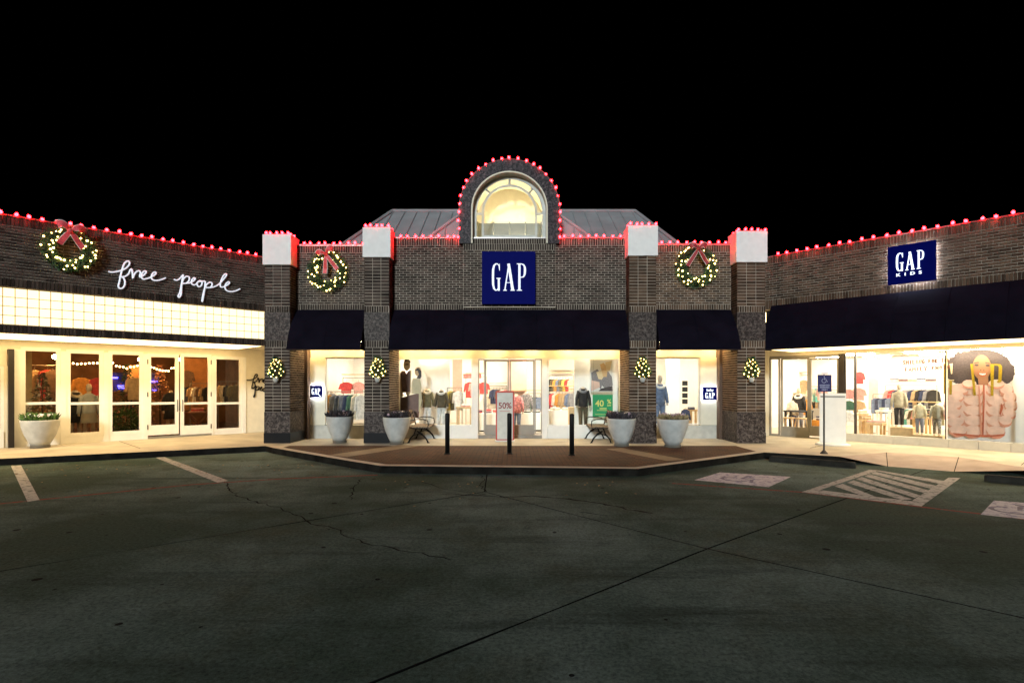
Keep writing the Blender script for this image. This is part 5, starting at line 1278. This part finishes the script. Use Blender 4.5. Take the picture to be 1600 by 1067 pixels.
def bush(fr, px, py, w, r, label):
    u, z = fr.pix(px, py, w); t = at(fr, 'indoor_bush', label, 'plant', u, w, FL)
    MB().lathe([(.14, 0), (.2, .22), (.19, .24)], 16).build('pot', DARKM, t)
    mb = MB()
    for i in range(700):
        d = Vector([random.gauss(0, 1) for _ in range(3)]).normalized(); q = r*random.uniform(.5, 1); mb.leaf(Vector((0, 0, r+.15)) + d*q, d + Vector((0, 0, -.3)), random.uniform(.06, .12), .025)
    tag(mb.build('foliage', LEAF2, t), kind='stuff')
bush(LF, 196, 650, WL+.55, .36, 'round green bush low behind the white framed pane')
garment(LF, 291, 579, WL+2.6, .5, .6, Cn['brown'], 'brown shirt hanging on the amber wall behind the door'); garment(LF, 291, 597, WL+2.62, .34, .7, Cn['navy'], 'dark trousers hanging below the brown shirt', 0, 'clothes hanging in the shops', False)
rail(LF, 297, 326, 603, WL+2.4, 'low clothes rail behind the door on the amber side')
for px, cn in ((300, 'tan'), (306, 'white'), (312, 'brown'), (318, 'tan'), (323, 'black')): garment(LF, px, 605, WL+2.4, .4, .5, Cn[cn], f'{cn} top ' + ('at the far end of' if px == 318 else 'on') + ' the low rail behind the amber side door', .5)
tx = at(LF, 'trestle_table', 'wooden cross legged table behind the amber side door', 'table', LF.u(309, WL+1.0), WL+1.0, FL)
box(-.35, .4, -.2, .25, .66, .7).build('table_top', mat('red_wood', (.25, .10, .05), .5), tx)
for y_ in (-.15, .2): MB().tube([(-.3, y_, 0), (.32, y_, .66)], .025, 5).build('leg', MATS['red_wood'], tx); MB().tube([(.32, y_, 0), (-.3, y_, .66)], .025, 5).build('leg', MATS['red_wood'], tx)
stack(LF, LF.u(309, WL+1.0), WL+1.02, FL+.70, 3, [Cn['pink'], Cn['red']], 'coral folded clothes on the cross legged table', .4)
rail(LF, 341, 372, 600, WL+.9, 'clothes rail behind the single pane beside the cream end wall')
for px, cn in ((345, 'tan'), (350, 'cream'), (356, 'black'), (361, 'olive'), (367, 'olive')): garment(LF, px, 602, WL+.9, .42, .6, Cn[cn], f'{cn} jacket on the rail beside the cream end wall', .7)
nn = at(LF, 'reflection_bars', 'added blue glowing bars imitating a reflection in the white framed panes', 'imitated reflection', 0, 0, 0)  # added glowing bars inside the shop, standing in for a blue reflection
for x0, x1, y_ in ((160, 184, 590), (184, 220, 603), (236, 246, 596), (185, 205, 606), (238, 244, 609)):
    u0, z = LF.pix(x0, y_, WL+3.6); u1 = LF.u(x1, WL+3.6); MB().tube([(u0, WL+3.6, z), (u1, WL+3.6, z)], .03, 6).build('tube', REFL_BLUE, nn)
MB().box(LF.u(158, WL+3.7), LF.u(248, WL+3.7), WL+3.66, WL+3.7, 1.55, 2.2).build('back_board', mat('navy_board', (.02, .02, .12), .6), nn)  # added backing for the imitated reflection
MB().tube([(LF.u(205, WL+3.7), WL+3.68, FL), (LF.u(205, WL+3.7), WL+3.68, 1.6)], .03, 6).build('stand', BLACK, nn)  # added support for the imitated reflection
lamp_me = MB().ball((0, 0, 0), .028, 7, 5).mesh('bulb', glow('fairy_bulb', (1.0, .55, .2), 22.0))
for px0, px1, py, w, lb in ((108, 158, 562, 1.6, 'string of warm fairy bulbs over the lace dress mannequin'), (176, 220, 566, 1.5, 'string of warm fairy bulbs over the green bush'), (236, 272, 572, 1.7, 'string of warm fairy bulbs behind the hinged door')):
    t = at(LF, 'fairy_lights', lb, 'fairy lights', 0, 0, 0, 'fairy light strings in the dim shop'); P = []
    for i in range(9): u, z = LF.pix(px0 + (px1-px0)*i/8, py + 7*math.sin(i*PI/8) + random.uniform(-2, 2), WL+w); P.append((u, WL+w, z))
    MB().tube(P, .006, 4).build('cable', BLACK, t)
    for p in P: o = link('bulb', lamp_me, t); o.location = (p[0], p[1]-.02, p[2]-.02)
for px, w, cn in ((155, 1.4, 'red'), (210, 1.2, 'tan'), (128, 2.2, 'orange')): garment(LF, px, 590, WL+w, .5, .7, Cn[cn], f'{cn} dress hanging in the dim shop with the lace mannequin', .2)
rail(LF, 40, 90, 575, WL+2.2, 'tall dark rail behind the frosted christmas tree')
for px, cn in ((46, 'brown'), (54, 'tan'), (74, 'red'), (82, 'brown')): garment(LF, px, 578, WL+2.2, .45, .9, Cn[cn], f'{cn} coat ' + ('nearer the lace mannequin ' if px == 82 else '') + 'on the rail behind the frosted tree', .4)
# far left neighbour window
mannequin(LF, 0, WL+.6, 1.2, 'mannequin in red coat behind the dark post', Cn['red'], Cn['red'])
bush(LF, -2, 575, WL+1.2, .5, 'tall green plant behind the red coat mannequin')
